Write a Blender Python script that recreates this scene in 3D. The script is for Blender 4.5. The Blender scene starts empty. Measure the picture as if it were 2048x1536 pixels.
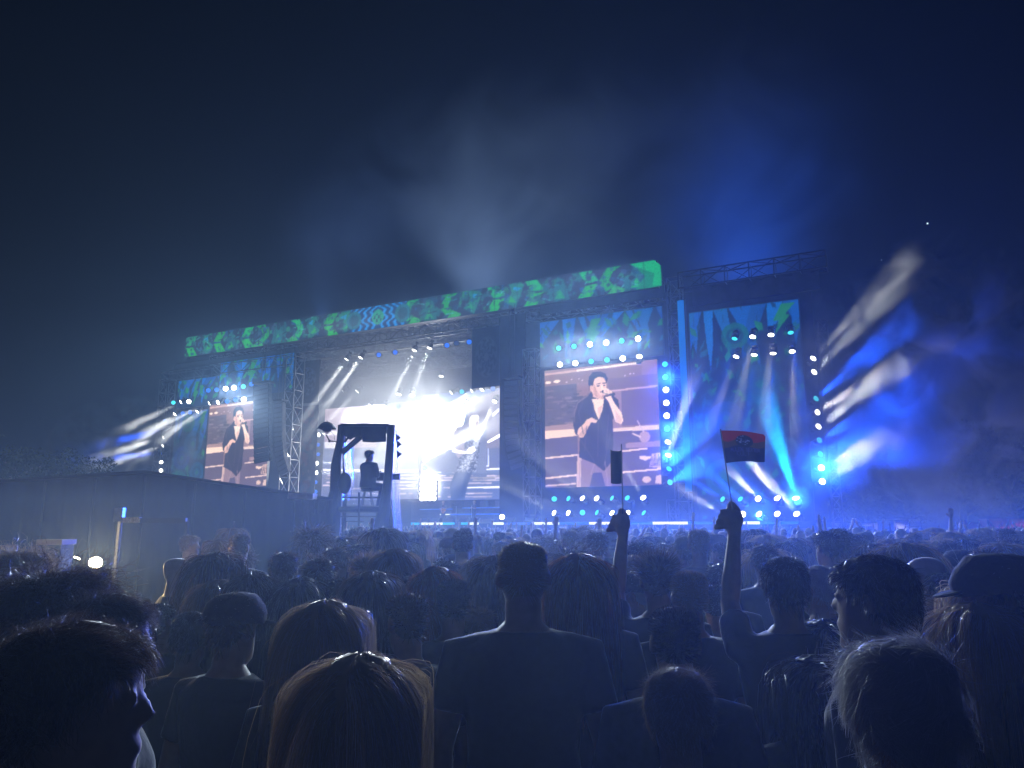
import bpy, bmesh, math, random
import numpy as np
from mathutils import Vector, Matrix, Quaternion, Euler
R = math.radians
random.seed(7); rng = np.random.default_rng(7)
scene = bpy.context.scene
COL = scene.collection

# ------------------------------------------------------------------ camera
FPX, HORIZON, CAM_Z = 1500.0, 1055.0, 1.85          # focal length and horizon in photo pixels (2048 wide)
PITCH = math.atan((HORIZON - 768.0) / FPX)
cam_d = bpy.data.cameras.new('camera'); cam = bpy.data.objects.new('camera', cam_d); COL.objects.link(cam)
cam_d.sensor_width = 36.0; cam_d.lens = 36.0 * FPX / 2048.0
cam_d.clip_start = 0.05; cam_d.clip_end = 3000.0
cam.location = (0, 0, CAM_Z); cam.rotation_euler = (math.pi / 2 + PITCH, 0, 0)
scene.camera = cam

# ------------------------------------------------------------------ night sky, exposure, render settings
world = bpy.data.worlds.new('World'); scene.world = world; world.use_nodes = True
wn = world.node_tree.nodes; wl = world.node_tree.links; wn.clear()
w_out = wn.new('ShaderNodeOutputWorld'); w_bg = wn.new('ShaderNodeBackground')
w_bg.inputs['Color'].default_value = (0.20, 0.45, 1.0, 1); w_bg.inputs['Strength'].default_value = 0.0024
wl.new(w_bg.outputs[0], w_out.inputs['Surface'])
vs = scene.view_settings
vs.view_transform = 'Standard'; vs.look = 'None'; vs.exposure = 0.0; vs.gamma = 1.0; vs.use_curve_mapping = False
cy = scene.cycles
cy.use_denoising = True
try: cy.denoiser = 'OPENIMAGEDENOISE'
except Exception: pass
cy.max_bounces = 4; cy.diffuse_bounces = 2; cy.glossy_bounces = 2; cy.transmission_bounces = 3
cy.transparent_max_bounces = 8; cy.volume_bounces = 0
cy.sample_clamp_indirect = 2.0; cy.sample_clamp_direct = 0.0
cy.use_light_tree = True
cy.volume_step_rate = 1.5; cy.volume_max_steps = 64
cy.caustics_reflective = False; cy.caustics_refractive = False

# ------------------------------------------------------------------ pixel -> place
CP, SP = math.cos(PITCH), math.sin(PITCH)
def ray(px, py):
    a = (px - 1024.0) / FPX; v = (768.0 - py) / FPX
    return Vector((a, CP - v * SP, SP + v * CP))
def at(px, py, dist):
    """point seen at a pixel, at a forward distance (metres along the ground)"""
    d = ray(px, py); k = dist / d.y
    return Vector((d.x * k, dist, CAM_Z + d.z * k))
# the stage frame: x along the front (left to right), y into the stage, z up; its origin is on the ground
# under the right end of the header; the front runs away to the left
ST_ANG = R(-27.5)
ST_O = Vector((10.45, 50.0, 0.0))
EX = Vector((math.cos(ST_ANG), math.sin(ST_ANG), 0)); EY = Vector((-math.sin(ST_ANG), math.cos(ST_ANG), 0))
def S(px, py, w=0.0):
    """stage coordinates (u, w, z) of the point seen at a pixel on the plane w metres behind the front"""
    d = ray(px, py); o = Vector((0, 0, CAM_Z))
    k = ((ST_O + EY * w - o).dot(EY)) / d.dot(EY)
    p = o + d * k
    return Vector(((p - ST_O).dot(EX), w, p.z))
def W(u, w, z):
    return ST_O + EX * u + EY * w + Vector((0, 0, z))
def SW(px, py, w=0.0):
    return W(*S(px, py, w))

# ------------------------------------------------------------------ helpers
def s2l(c):
    return tuple(((x / 255.0) / 12.92 if x <= 10.3 else ((x / 255.0 + 0.055) / 1.055) ** 2.4) for x in c)
_mats = {}
def mat(name, col=(0.1, 0.1, 0.1), rough=0.7, metal=0.0, emit=None, estr=0.0, noise=0.0, scale=8.0, bump=0.0, trans=0.0, spec=0.5):
    if name in _mats: return _mats[name]
    m = bpy.data.materials.new(name); m.use_nodes = True
    nt = m.node_tree; b = nt.nodes['Principled BSDF']
    b.inputs['Base Color'].default_value = (*col, 1); b.inputs['Roughness'].default_value = rough
    b.inputs['Metallic'].default_value = metal; b.inputs['Specular IOR Level'].default_value = spec
    if trans: b.inputs['Transmission Weight'].default_value = trans
    if emit:
        b.inputs['Emission Color'].default_value = (*emit, 1); b.inputs['Emission Strength'].default_value = estr
        try: m.cycles.emission_sampling = 'NONE'
        except Exception: pass
    if noise or bump:
        tc = nt.nodes.new('ShaderNodeTexCoord'); nz = nt.nodes.new('ShaderNodeTexNoise')
        nz.inputs['Scale'].default_value = scale; nz.inputs['Detail'].default_value = 5
        nt.links.new(tc.outputs['Object'], nz.inputs['Vector'])
        if noise:
            mp = nt.nodes.new('ShaderNodeMapRange'); mp.inputs['To Min'].default_value = 1 - noise; mp.inputs['To Max'].default_value = 1 + noise
            mp.inputs['From Min'].default_value = 0.3; mp.inputs['From Max'].default_value = 0.7
            mx = nt.nodes.new('ShaderNodeVectorMath'); mx.operation = 'SCALE'; mx.inputs[0].default_value = col
            nt.links.new(nz.outputs['Fac'], mp.inputs['Value']); nt.links.new(mp.outputs[0], mx.inputs['Scale'])
            nt.links.new(mx.outputs[0], b.inputs['Base Color'])
        if bump:
            bp = nt.nodes.new('ShaderNodeBump'); bp.inputs['Strength'].default_value = bump; bp.inputs['Distance'].default_value = 0.02
            nt.links.new(nz.outputs['Fac'], bp.inputs['Height']); nt.links.new(bp.outputs[0], b.inputs['Normal'])
    _mats[name] = m
    return m
def emat(name, col, strength):
    if name in _mats: return _mats[name]
    m = bpy.data.materials.new(name); m.use_nodes = True; nt = m.node_tree; nt.nodes.clear()
    o = nt.nodes.new('ShaderNodeOutputMaterial'); e = nt.nodes.new('ShaderNodeEmission')
    e.inputs[0].default_value = (*col, 1); e.inputs[1].default_value = strength
    nt.links.new(e.outputs[0], o.inputs['Surface'])
    m.cycles.emission_sampling = 'NONE'
    _mats[name] = m
    return m
def attr_emat(name, strength=1.0, gloss=0.0):
    """a self-lit surface: its colours are stored on the mesh as the picture it shows"""
    if name in _mats: return _mats[name]
    m = bpy.data.materials.new(name); m.use_nodes = True; nt = m.node_tree; nt.nodes.clear()
    o = nt.nodes.new('ShaderNodeOutputMaterial'); e = nt.nodes.new('ShaderNodeEmission')
    a = nt.nodes.new('ShaderNodeAttribute'); a.attribute_name = 'picture'
    e.inputs[1].default_value = strength
    nt.links.new(a.outputs['Color'], e.inputs[0]); nt.links.new(e.outputs[0], o.inputs['Surface'])
    m.cycles.emission_sampling = 'NONE'
    _mats[name] = m
    return m

class MB:
    """collects shapes into ONE mesh"""
    def __init__(s): s.v = []; s.f = []; s.m = []; s.mi = 0
    def add(s, vs, fs):
        k = len(s.v); s.v.extend([tuple(p) for p in vs]); s.f.extend([tuple(i + k for i in f) for f in fs]); s.m.extend([s.mi] * len(fs)); return s
    def box(s, c, d, rot=None):
        hx, hy, hz = d[0] / 2, d[1] / 2, d[2] / 2
        vs = [Vector((x, y, z)) for x in (-hx, hx) for y in (-hy, hy) for z in (-hz, hz)]
        if rot is not None: vs = [rot @ p for p in vs]
        c = Vector(c)
        return s.add([p + c for p in vs], [(0, 1, 3, 2), (4, 6, 7, 5), (0, 4, 5, 1), (2, 3, 7, 6), (0, 2, 6, 4), (1, 5, 7, 3)])
    def tube(s, p0, p1, r0, r1=None, n=6, cap=True):
        return s.poly([p0, p1], [r0, r0 if r1 is None else r1], n, cap)
    def poly(s, pts, rad, n=6, cap=True):
        pts = [Vector(p) for p in pts]; vs = []
        if not hasattr(rad, '__len__'): rad = [rad] * len(pts)
        t0 = (pts[1] - pts[0]).normalized(); a = t0.orthogonal().normalized()
        for i, p in enumerate(pts):
            t = (pts[min(i + 1, len(pts) - 1)] - pts[max(i - 1, 0)]).normalized()
            a = (a - t * a.dot(t)); a = a.normalized() if a.length > 1e-6 else t.orthogonal().normalized()
            b = t.cross(a)
            for k in range(n):
                g = 2 * math.pi * k / n
                vs.append(p + (a * math.cos(g) + b * math.sin(g)) * rad[i])
        fs = []
        for i in range(len(pts) - 1):
            for k in range(n):
                fs.append((i * n + k, i * n + (k + 1) % n, (i + 1) * n + (k + 1) % n, (i + 1) * n + k))
        if cap: fs += [tuple(reversed(range(n))), tuple(range((len(pts) - 1) * n, len(pts) * n))]
        return s.add(vs, fs)
    def lathe(s, prof, n=16, M=None):
        """prof: (radius, z) pairs from bottom to top"""
        vs = []; fs = []
        for (r, z) in prof:
            for k in range(n):
                g = 2 * math.pi * k / n; p = Vector((r * math.cos(g), r * math.sin(g), z)); vs.append(M @ p if M is not None else p)
        for i in range(len(prof) - 1):
            for k in range(n): fs.append((i * n + k, i * n + (k + 1) % n, (i + 1) * n + (k + 1) % n, (i + 1) * n + k))
        fs += [tuple(reversed(range(n))), tuple(range((len(prof) - 1) * n, len(prof) * n))]
        return s.add(vs, fs)
    def ell(s, c, r, nu=12, nv=8, rot=None):
        c = Vector(c); vs = []; fs = []
        if not hasattr(r, '__len__'): r = (r, r, r)
        for j in range(nv + 1):
            t = math.pi * j / nv
            for i in range(nu):
                g = 2 * math.pi * i / nu
                p = Vector((r[0] * math.sin(t) * math.cos(g), r[1] * math.sin(t) * math.sin(g), -r[2] * math.cos(t)))
                vs.append(c + (rot @ p if rot is not None else p))
        for j in range(nv):
            for i in range(nu): fs.append((j * nu + i, j * nu + (i + 1) % nu, (j + 1) * nu + (i + 1) % nu, (j + 1) * nu + i))
        return s.add(vs, fs)
    def prism(s, poly, axis_fn, a, b):
        """poly: 2d outline; axis_fn(x, y, t) -> point; extruded from t = a to t = b"""
        n = len(poly); vs = [axis_fn(x, y, a) for x, y in poly] + [axis_fn(x, y, b) for x, y in poly]
        fs = [tuple(range(n)), tuple(reversed(range(n, 2 * n)))] + [(i, (i + 1) % n, n + (i + 1) % n, n + i) for i in range(n)]
        return s.add(vs, fs)
    def truss(s, p0, p1, w=0.5, r=0.03, bays=None, up=Vector((0, 0, 1))):
        p0, p1 = Vector(p0), Vector(p1); t = (p1 - p0); L = t.length; t.normalize()
        a = t.cross(up); a = a.normalized() if a.length > 1e-3 else Vector((1, 0, 0)); b = t.cross(a).normalized()
        bays = bays or max(2, int(L / w / 1.3)); h = w / 2
        cs = [a * h + b * h, a * -h + b * h, a * -h - b * h, a * h - b * h]
        for c in cs: s.tube(p0 + c, p1 + c, r, n=4)
        for i in range(bays + 1):
            q = p0 + t * (L * i / bays)
            for k in range(4):
                s.tube(q + cs[k], q + cs[(k + 1) % 4], r * .6, n=3, cap=False)
                if i < bays:
                    q2 = p0 + t * (L * (i + 1) / bays)
                    j = (k + (1 if i % 2 else 0)) % 4; l = (k + (0 if i % 2 else 1)) % 4
                    s.tube(q + cs[j], q2 + cs[l], r * .6, n=3, cap=False)
        return s
    def build(s, name, material, parent=None, smooth=False):
        me = bpy.data.meshes.new(name); me.from_pydata(s.v, [], s.f); 
        for m in (material if isinstance(material, (list, tuple)) else [material]): me.materials.append(m)
        if isinstance(material, (list, tuple)): me.polygons.foreach_set('material_index', s.m)
        if smooth: me.polygons.foreach_set('use_smooth', [True] * len(me.polygons))
        me.update()
        return link(name, me, parent)
def link(name, data, parent=None):
    o = bpy.data.objects.new(name, data); COL.objects.link(o)
    if parent is not None: o.parent = parent
    return o
def fix_normals(o):
    bm = bmesh.new(); bm.from_mesh(o.data); bmesh.ops.recalc_face_normals(bm, faces=bm.faces); bm.to_mesh(o.data); bm.free(); return o
def tag(o, label, cat, group=None, kind=None):
    if label: o['label'] = label
    if cat: o['category'] = cat
    if group: o['group'] = group
    if kind: o['kind'] = kind
    return o
def thing(name, label, cat, loc=(0, 0, 0), rz=0.0, group=None):
    o = link(name, None); o.location = loc; o.rotation_euler = (0, 0, rz); o.empty_display_size = 0.2
    return tag(o, label, cat, group)
def stage_thing(name, label, cat, u, w, z, group=None):
    return thing(name, label, cat, W(u, w, z), ST_ANG, group)
def copy_tree(o, parent=None):
    c = o.copy(); COL.objects.link(c); c.parent = parent
    for ch in o.children: copy_tree(ch, c)
    return c

# ------------------------------------------------------------------ pictures shown on screens (drawn here, stored on the mesh)
class Canvas:
    def __init__(s, u0, u1, z0, z1, nx, ny, bg=(20, 24, 34), w=0.0):
        s.u0, s.u1, s.z0, s.z1, s.nx, s.ny, s.w = u0, u1, z0, z1, nx, ny, w
        s.a = np.zeros((ny, nx, 3)); s.a[:] = bg
        s.X, s.Z = np.meshgrid(np.linspace(u0, u1, nx), np.linspace(z0, z1, ny))
        s.org = (0, 0); s.sc = 1.0
    def frame(s, x, y, sc): s.org = (x, y); s.sc = sc; return s      # coordinates of a photo detail
    def P(s, p):
        q = S(s.org[0] + p[0] / s.sc, s.org[1] + p[1] / s.sc, s.w); return q.x, q.z
    def _in(s, pts):
        inside = np.zeros(s.X.shape, bool); n = len(pts); j = n - 1
        for i in range(n):
            xi, yi = pts[i]; xj, yj = pts[j]
            c = ((yi > s.Z) != (yj > s.Z)) & (s.X < (xj - xi) * (s.Z - yi) / ((yj - yi) if abs(yj - yi) > 1e-9 else 1e-9) + xi)
            inside ^= c; j = i
        return inside
    def put(s, m, col, al=1.0):
        s.a[m] = s.a[m] * (1 - al) + np.array(col, float) * al
    def poly(s, pts, col, al=1.0): s.put(s._in([s.P(p) for p in pts]), col, al); return s
    def polyuv(s, pts, col, al=1.0): s.put(s._in(pts), col, al); return s
    def ell(s, c, rx, ry, col, al=1.0):
        cx, cz = s.P(c); ex = abs(s.P((c[0] + rx, c[1]))[0] - cx); ez = abs(s.P((c[0], c[1] + ry))[1] - cz)
        s.put(((s.X - cx) / ex) ** 2 + ((s.Z - cz) / ez) ** 2 < 1, col, al); return s
    def line(s, p, q, wd, col, al=1.0):
        (x0, z0), (x1, z1) = s.P(p), s.P(q); dx, dz = x1 - x0, z1 - z0; L2 = dx * dx + dz * dz + 1e-12
        t = np.clip(((s.X - x0) * dx + (s.Z - z0) * dz) / L2, 0, 1)
        d = np.hypot(s.X - x0 - t * dx, s.Z - z0 - t * dz)
        s.put(d < wd / 2, col, al); return s
    def glow(s, c, r, col, al=1.0):
        cx, cz = s.P(c); d = np.hypot(s.X - cx, s.Z - cz) / r
        k = (np.exp(-d * d * 2) * al)[..., None]; s.a = s.a * (1 - k) + np.array(col, float) * k; return s
    def blur(s, n=1):
        for _ in range(n):
            p = np.pad(s.a, ((1, 1), (1, 1), (0, 0)), 'edge')
            s.a = (p[:-2, 1:-1] + p[2:, 1:-1] + p[1:-1, :-2] + p[1:-1, 2:] + 2 * p[1:-1, 1:-1]) / 6
        return s
    def grain(s, amt):
        s.a = s.a * (1 + amt * rng.standard_normal(s.a.shape[:2])[..., None]); return s
    def mesh(s, name, material, parent, org, y=0.0, gain=1.0, keep=None):
        """lays the picture out as a sheet of display cells in the parent's frame (origin org in stage u, z)"""
        X = s.X - org[0]; Z = s.Z - org[1]
        co = np.stack([X, np.full_like(X, y), Z], -1).reshape(-1, 3)
        i = np.arange(s.ny * s.nx).reshape(s.ny, s.nx)
        q = np.stack([i[:-1, :-1], i[:-1, 1:], i[1:, 1:], i[1:, :-1]], -1)
        if keep is not None: q = q[keep[:-1, :-1] & keep[1:, 1:]]
        q = q.reshape(-1, 4)
        me = bpy.data.meshes.new(name); me.vertices.add(len(co)); me.vertices.foreach_set('co', co.ravel())
        me.loops.add(q.size); me.loops.foreach_set('vertex_index', q.ravel())
        me.polygons.add(len(q)); me.polygons.foreach_set('loop_start', np.arange(0, q.size, 4))
        me.update(calc_edges=True)
        c = np.clip(s.a, 0, 4000) / 255.0
        lin = np.where(c <= 0.04045, c / 12.92, ((c + 0.055) / 1.055) ** 2.4) * gain
        at_ = me.attributes.new('picture', 'FLOAT_COLOR', 'POINT')
        at_.data.foreach_set('color', np.concatenate([lin, np.ones(lin.shape[:2] + (1,))], -1).astype(np.float32).ravel())
        me.materials.append(material)
        return link(name, me, parent)

# ------------------------------------------------------------------ the setting
M_black = mat('black_cloth', (0.012, 0.013, 0.016), 0.9, noise=0.4, scale=3, bump=0.3)
M_dark = mat('dark_metal', (0.03, 0.032, 0.036), 0.55, metal=0.3)
M_alu = mat('aluminium', (0.55, 0.56, 0.58), 0.38, metal=0.9, noise=0.15, scale=14)
M_truss = mat('truss_grey', (0.13, 0.135, 0.145), 0.45, metal=0.6, noise=0.2, scale=6)
M_deck = mat('stage_deck', (0.03, 0.03, 0.035), 0.5, noise=0.3, scale=2)
M_cab = mat('speaker_black', (0.018, 0.018, 0.02), 0.6)
M_grille = mat('speaker_grille', (0.10, 0.10, 0.11), 0.45, metal=0.6)

def ground_mat():
    m = bpy.data.materials.new('trodden_grass'); m.use_nodes = True; nt = m.node_tree; b = nt.nodes['Principled BSDF']
    tc = nt.nodes.new('ShaderNodeTexCoord'); n1 = nt.nodes.new('ShaderNodeTexNoise'); n2 = nt.nodes.new('ShaderNodeTexNoise')
    n1.inputs['Scale'].default_value = 0.35; n1.inputs['Detail'].default_value = 6; n2.inputs['Scale'].default_value = 22; n2.inputs['Detail'].default_value = 4
    cr = nt.nodes.new('ShaderNodeValToRGB'); cr.color_ramp.elements[0].color = (0.035, 0.045, 0.015, 1); cr.color_ramp.elements[1].color = (0.085, 0.062, 0.04, 1)
    cr.color_ramp.elements[0].position = .38; cr.color_ramp.elements[1].position = .62
    mx = nt.nodes.new('ShaderNodeMixRGB'); mx.blend_type = 'MULTIPLY'; mx.inputs[0].default_value = .7
    nt.links.new(tc.outputs['Object'], n1.inputs['Vector']); nt.links.new(tc.outputs['Object'], n2.inputs['Vector'])
    nt.links.new(n1.outputs['Fac'], cr.inputs[0]); nt.links.new(cr.outputs[0], mx.inputs[1]); nt.links.new(n2.outputs['Fac'], mx.inputs[2])
    nt.links.new(mx.outputs[0], b.inputs['Base Color']); b.inputs['Roughness'].default_value = .95
    bp = nt.nodes.new('ShaderNodeBump'); bp.inputs['Distance'].default_value = .04; nt.links.new(n2.outputs['Fac'], bp.inputs['Height']); nt.links.new(bp.outputs[0], b.inputs['Normal'])
    return m
g = MB().add([(-1500, -300, 0), (1500, -300, 0), (1500, 2200, 0), (-1500, 2200, 0)], [(0, 1, 2, 3)]).build('ground', ground_mat())
tag(g, None, None, kind='structure'); g['label'] = 'trodden dark festival field under the crowd'

# ------------------------------------------------------------------ the stage
DECK_Z = 2.15
uL = S(370, 696, 0).x; zT = S(1323, 517, 0).z; zB = S(1323, 572, 0).z
u_left, u_right = S(338, 900, 0).x, S(1655, 900, 0).x
st = thing('concert_stage', 'huge dark festival stage with flat roof, lattice towers and glowing deck edge', 'stage', W(0, 0, 0), ST_ANG)
MB().box(((u_left + u_right) / 2, 7.5, DECK_Z - .15), (u_right - u_left, 17, .3)).build('deck', M_deck, st)
MB().box(((u_left + u_right) / 2, -.9, (DECK_Z - .3) / 2), (u_right - u_left - .4, .1, DECK_Z - .3)).build('skirt', M_black, st)
# roof slab behind the header, with its lattice
MB().box(((uL + 0) / 2 - .2, 9.2, zT - .45), (-uL - 1.2, 17, .5)).build('roof', M_black, st)
for w_ in (2.2, 6.0, 10.0, 14.0):
    MB().truss((uL + 1.5, w_, zB - .1), (-1, w_, zB - .1), 0.9, .06).build('roof_truss', M_truss, st)
for k in range(9):
    u_ = uL + 2 + (-uL - 4) * k / 8
    MB().truss((u_, 1.2, zB + .75), (u_, 16, zB + .75), 0.6, .045).build('cross_truss', M_truss, st)
for k in range(7):
    u_ = S(640 + 55 * k, 700, 4).x
    MB().box((u_, 4.4, zB - .75), (2.2, .28, .12)).build('ceiling_panel', mat('ceiling_panel', (.2, .19, .18), .5), st)
# dark cloth: the back of the stage and the black returns beside the screens
MB().box(((uL + 0) / 2, 16.6, 10), (-uL + 2, .15, 16.5)).build('back_drape', M_black, st)
def panel_px(name, x0, x1, y0, y1, w, m, th=.12, z0=None, z1=None):
    a = S(x0, (y0 + y1) / 2, w); b = S(x1, (y0 + y1) / 2, w)
    zt = S((x0 + x1) / 2, y0, w).z if z1 is None else z1
    zb = S((x0 + x1) / 2, y1, w).z if z0 is None else z0
    return MB().box(((a.x + b.x) / 2, w, (zt + zb) / 2), (b.x - a.x, th, zt - zb)).build(name, m, st)
panel_px('side_drape', 328, 590, 720, 1040, 2.6, M_black, z0=DECK_Z, z1=zB - .3)
panel_px('side_drape', 1000, 1395, 720, 1040, 2.6, M_black, z0=DECK_Z, z1=zB - .3)
panel_px('side_drape', 1345, 1645, 720, 1040, 2.6, M_black, z0=DECK_Z, z1=S(1500, 560, 2.6).z)
panel_px('inner_drape', 1000, 1052, 680, 1040, 1.0, M_black, z0=DECK_Z + 3, z1=zB - .2)
panel_px('fascia', 1080, 1330, 580, 612, .5, M_black)
panel_px('fascia', 1384, 1640, 556, 596, .5, mat('fascia_dark', (.03, .03, .04), .7, noise=.4, scale=1))
panel_px('fascia', 352, 590, 712, 722, .9, M_black)
# lattice towers, floor to roof
def tower(x0, x1, ytop, w, m=M_truss, rr=.055):
    a = S(x0, 800, w).x; b = S(x1, 800, w).x; zt = S((x0 + x1) / 2, ytop, w).z
    MB().truss(((a + b) / 2, w, 0), ((a + b) / 2, w, zt), b - a, rr, up=Vector((0, 1, 0))).build('tower', m, st)
tower(577, 596, 716, .3, rr=.06); tower(1052, 1076, 700, .6); tower(1346, 1372, 556, .2); tower(1647, 1666, 640, .8); tower(326, 340, 760, 1.0)
tower(1328, 1346, 1000, .1, rr=.045)
MB().truss((S(1360, 562, .3).x, .3, S(1360, 566, .3).z), (S(1655, 545, .3).x, .3, S(1360, 566, .3).z), 1.1, .06).build('wing_truss', M_dark, st)
MB().truss((S(330, 745, .6).x, .6, S(430, 742, .6).z), (S(590, 720, .6).x, .6, S(430, 742, .6).z), .9, .05).build('wing_truss', M_dark, st)
# glowing strips along the deck edge: white, cyan and blue lengths
strip_cols = {'w': emat('strip_white', s2l((235, 235, 205)), 1.6), 'c': emat('strip_cyan', s2l((20, 170, 235)), 1.3), 'b': emat('strip_blue', s2l((30, 95, 225)), 1.1), 'd': emat('strip_dim', s2l((70, 110, 190)), .8)}
segs = [(822, 843, 'c'), (843, 886, 'w'), (886, 910, 'c'), (922, 936, 'c'), (936, 958, 'w'), (986, 1008, 'w'), (1008, 1064, 'd'), (1064, 1119, 'w'), (1119, 1178, 'b'), (1178, 1240, 'w'), (1240, 1305, 'b'),
        (1305, 1340, 'w'), (1340, 1376, 'w'), (1376, 1441, 'b'), (1441, 1485, 'w'), (1485, 1520, 'w'), (1520, 1598, 'b')]
for x0, x1, c in segs:
    a = S(x0 + .7, 1043, -1.0).x; b = S(x1 - .7, 1043, -1.0).x
    MB().box(((a + b) / 2, -1.02, DECK_Z - .02), (b - a, .08, .17)).build('light_strip', strip_cols[c], st)
# wide steps and risers on the deck
for (x0, x1, y0, y1, w, c) in [(836, 915, 1002, 1034, 9.0, (.05, .05, .06)), (925, 1012, 1016, 1034, 9.5, (.08, .07, .055)), (930, 1016, 1024, 1034, 8.2, (.1, .09, .07))]:
    a = S(x0, y1, w); b = S(x1, y1, w); zt = S((x0 + x1) / 2, y0, w).z
    MB().box(((a.x + b.x) / 2, w, (zt + DECK_Z) / 2 + .01), (b.x - a.x, 2.2, max(.2, zt - DECK_Z))).build('riser', mat('riser_%d' % x0, c, .6, noise=.3, scale=3), st)
for (x0, x1, y, w, c) in [(840, 905, 1019, 7.8, 'd'), (925, 1008, 1016, 8.3, 'd'), (900, 1010, 1029, 7.0, 'b'), (880, 912, 1029, 7.9, 'w')]:
    a = S(x0, y, w); b = S(x1, y, w)
    MB().box(((a.x + b.x) / 2, w, a.z), (b.x - a.x, .06, .10)).build('riser_strip', strip_cols[c], st)
# drum riser front: pale monitor wedge and ramp
a = S(962, 1037, -.6); b = S(985, 1037, -.6)
MB().box(((a.x + b.x) / 2, -.6, DECK_Z + .16), (b.x - a.x, .5, .34)).build('ramp', mat('ramp', (.5, .42, .35), .6), st)

# ------------------------------------------------------------------ header: a long lit picture strip along the roof edge
GREEN, LIME, TEAL, BLUE, CYAN, NAVY = (14, 186, 84), (60, 190, 60), (24, 130, 110), (8, 110, 200), (20, 160, 215), (34, 44, 62)
def header():
    hd = stage_thing('header_screen', 'long green and blue picture strip along the front of the stage roof', 'banner', 0, 0, zB)
    c = Canvas(uL, 0, zB, zT, 760, 40, bg=(30, 40, 60))
    H = zT - zB; r2 = np.random.default_rng(3)
    def motif(u, flip, kind):
        f = -1 if flip else 1
        def p(pts, col, al=1.0): c.polyuv([(u + f * x * H, zB + y * H) for x, y in pts], col, al)
        g1 = [GREEN, (22, 170, 60), (30, 160, 90)][r2.integers(3)]
        if kind == 0:      # bent chevron plate
            p([(0, .55), (.28, 1), (.8, 1), (.5, .52)], g1); p([(0, .45), (.5, .46), (.85, 0), (.3, 0)], (30, 190, 60))
        elif kind == 1:    # hexagon half
            p([(0, 1), (.55, 1), (.85, .6), (.85, .4), (.6, .1), (.3, .25), (.5, .5), (.35, .8)], g1); p([(-.1, .1), (.3, .3), (.55, 0), (-.05, 0)], (60, 180, 80))
        elif kind == 2:    # angular cluster
            p([(0, .9), (.7, 1), (.55, .6), (.9, .3), (.4, 0), (.2, .4)], (24, 140, 100), .8); p([(.1, .75), (.5, .85), (.45, .6)], CYAN, .8); p([(.35, .2), (.6, .5), (.7, .25)], g1)
        else:
            p([(0, 0), (.2, .8), (.5, .95), (.62, .55), (.9, .5), (.85, .08)], (30, 110, 100), .9); p([(.2, .1), (.4, .45), (.62, .1)], g1)
        for _ in range(5):
            x, y, L_, g_ = r2.uniform(-.1, .9), r2.uniform(.05, .95), r2.uniform(.1, .5), r2.uniform(0, 6.28)
            x2, y2 = x + L_ * math.cos(g_), y + L_ * math.sin(g_) * .6
            n_ = .025
            p([(x, y), (x + n_, y + n_ * 2), (x2 + n_, y2 + n_ * 2), (x2, y2)], [(18, 60, 60), (40, 150, 140), (12, 36, 48), (90, 190, 160)][r2.integers(4)], .9)
        for _ in range(6):
            x, y, rr = r2.uniform(-.1, 1), r2.uniform(.1, .9), r2.uniform(.04, .13)
            m = ((c.X - u - f * x * H) / (rr * H)) ** 2 + ((c.Z - zB - y * H) / (rr * H)) ** 2 < 1
            c.put(m, [(16, 90, 90), (24, 60, 80), (40, 150, 90), (20, 40, 55)][r2.integers(4)], .75)
    bits = [(26, 96, 92), (36, 120, 96), (22, 70, 92), (58, 84, 104), (20, 44, 62), (40, 140, 90), (18, 110, 70), (24, 90, 130), (70, 100, 112), (16, 30, 46)]
    def scatter(n_, smax, al):
        for _ in range(n_):
            x, y = r2.uniform(uL, 0), r2.uniform(zB, zT); s_ = r2.uniform(.25, 1) * smax * H; g0 = r2.uniform(0, 6.28); k_ = r2.integers(3, 6)
            c.polyuv([(x + s_ * r2.uniform(.4, 1) * math.cos(g0 + 6.28 * j / k_), y + s_ * r2.uniform(.4, 1) * math.sin(g0 + 6.28 * j / k_)) for j in range(k_)], bits[r2.integers(len(bits))], al)
    scatter(260, .42, .8)
    uc = S(756, 625, 0).x                       # the burst in the middle
    u = uL + .1; k = 0
    while u < -H:
        if abs(u + H * .4 - uc) > 2.6: motif(u if u < uc else u + H * .8, u > uc, [0, 2, 0, 3, 0, 1, 3, 1, 2][k % 9])
        u += H * r2.uniform(.78, 1.15); k += 1
    scatter(420, .16, .75)
    # radiating waves
    dx, dz = c.X - uc, c.Z - (zB + H * .5)
    ring = (np.abs(dx) < 2.9)
    wav = np.sin(np.abs(dx) * 9 + np.sin(dz * 8) * 1.6 + np.abs(dz) * 5) > .15
    c.put(ring, (16, 60, 110)); c.put(ring & wav, (22, 150, 225)); c.put(np.hypot(dx / 1.0, dz / 1.05) < .62, (40, 165, 120))
    c.put((np.hypot(dx, dz + .1) < .42) & (np.sin(dx * 14) * np.cos(dz * 10) > .1), (14, 80, 80))
    for s_ in (-1, 1):
        m = np.hypot(dx - s_ * 2.55, dz) < .8; c.put(m, (26, 110, 120)); c.put(np.hypot(dx - s_ * 2.55, dz) < .5, (22, 80, 96))
    # plates at the two ends
    c.polyuv([(-1.9, zB), (-1.2, zB + .9), (-2.0, zT - .1), (-2.6, zT), (0, zT), (0, zB)], (10, 150, 84)); c.polyuv([(-2.4, zT), (-.35, zT), (0, zT - .5), (0, zB + .1), (-.7, zB + .1), (-.5, zB + 1)], (10, 196, 100))
    for k_ in range(int(-uL)): c.put(np.abs(c.X - uL - k_) < .035, (20, 26, 34), .35)
    c.blur(1); c.grain(.06)
    keep = ~((c.X > -.45) & (c.Z > zT - .5) & (c.X + c.Z > zT - .48)) & ~((c.X < uL + .35) & (np.hypot(c.X - uL - .35, c.Z - zT + .35) > .35) & (c.Z > zT - .35))
    c.a *= np.array([.9, .94, .96])
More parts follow.
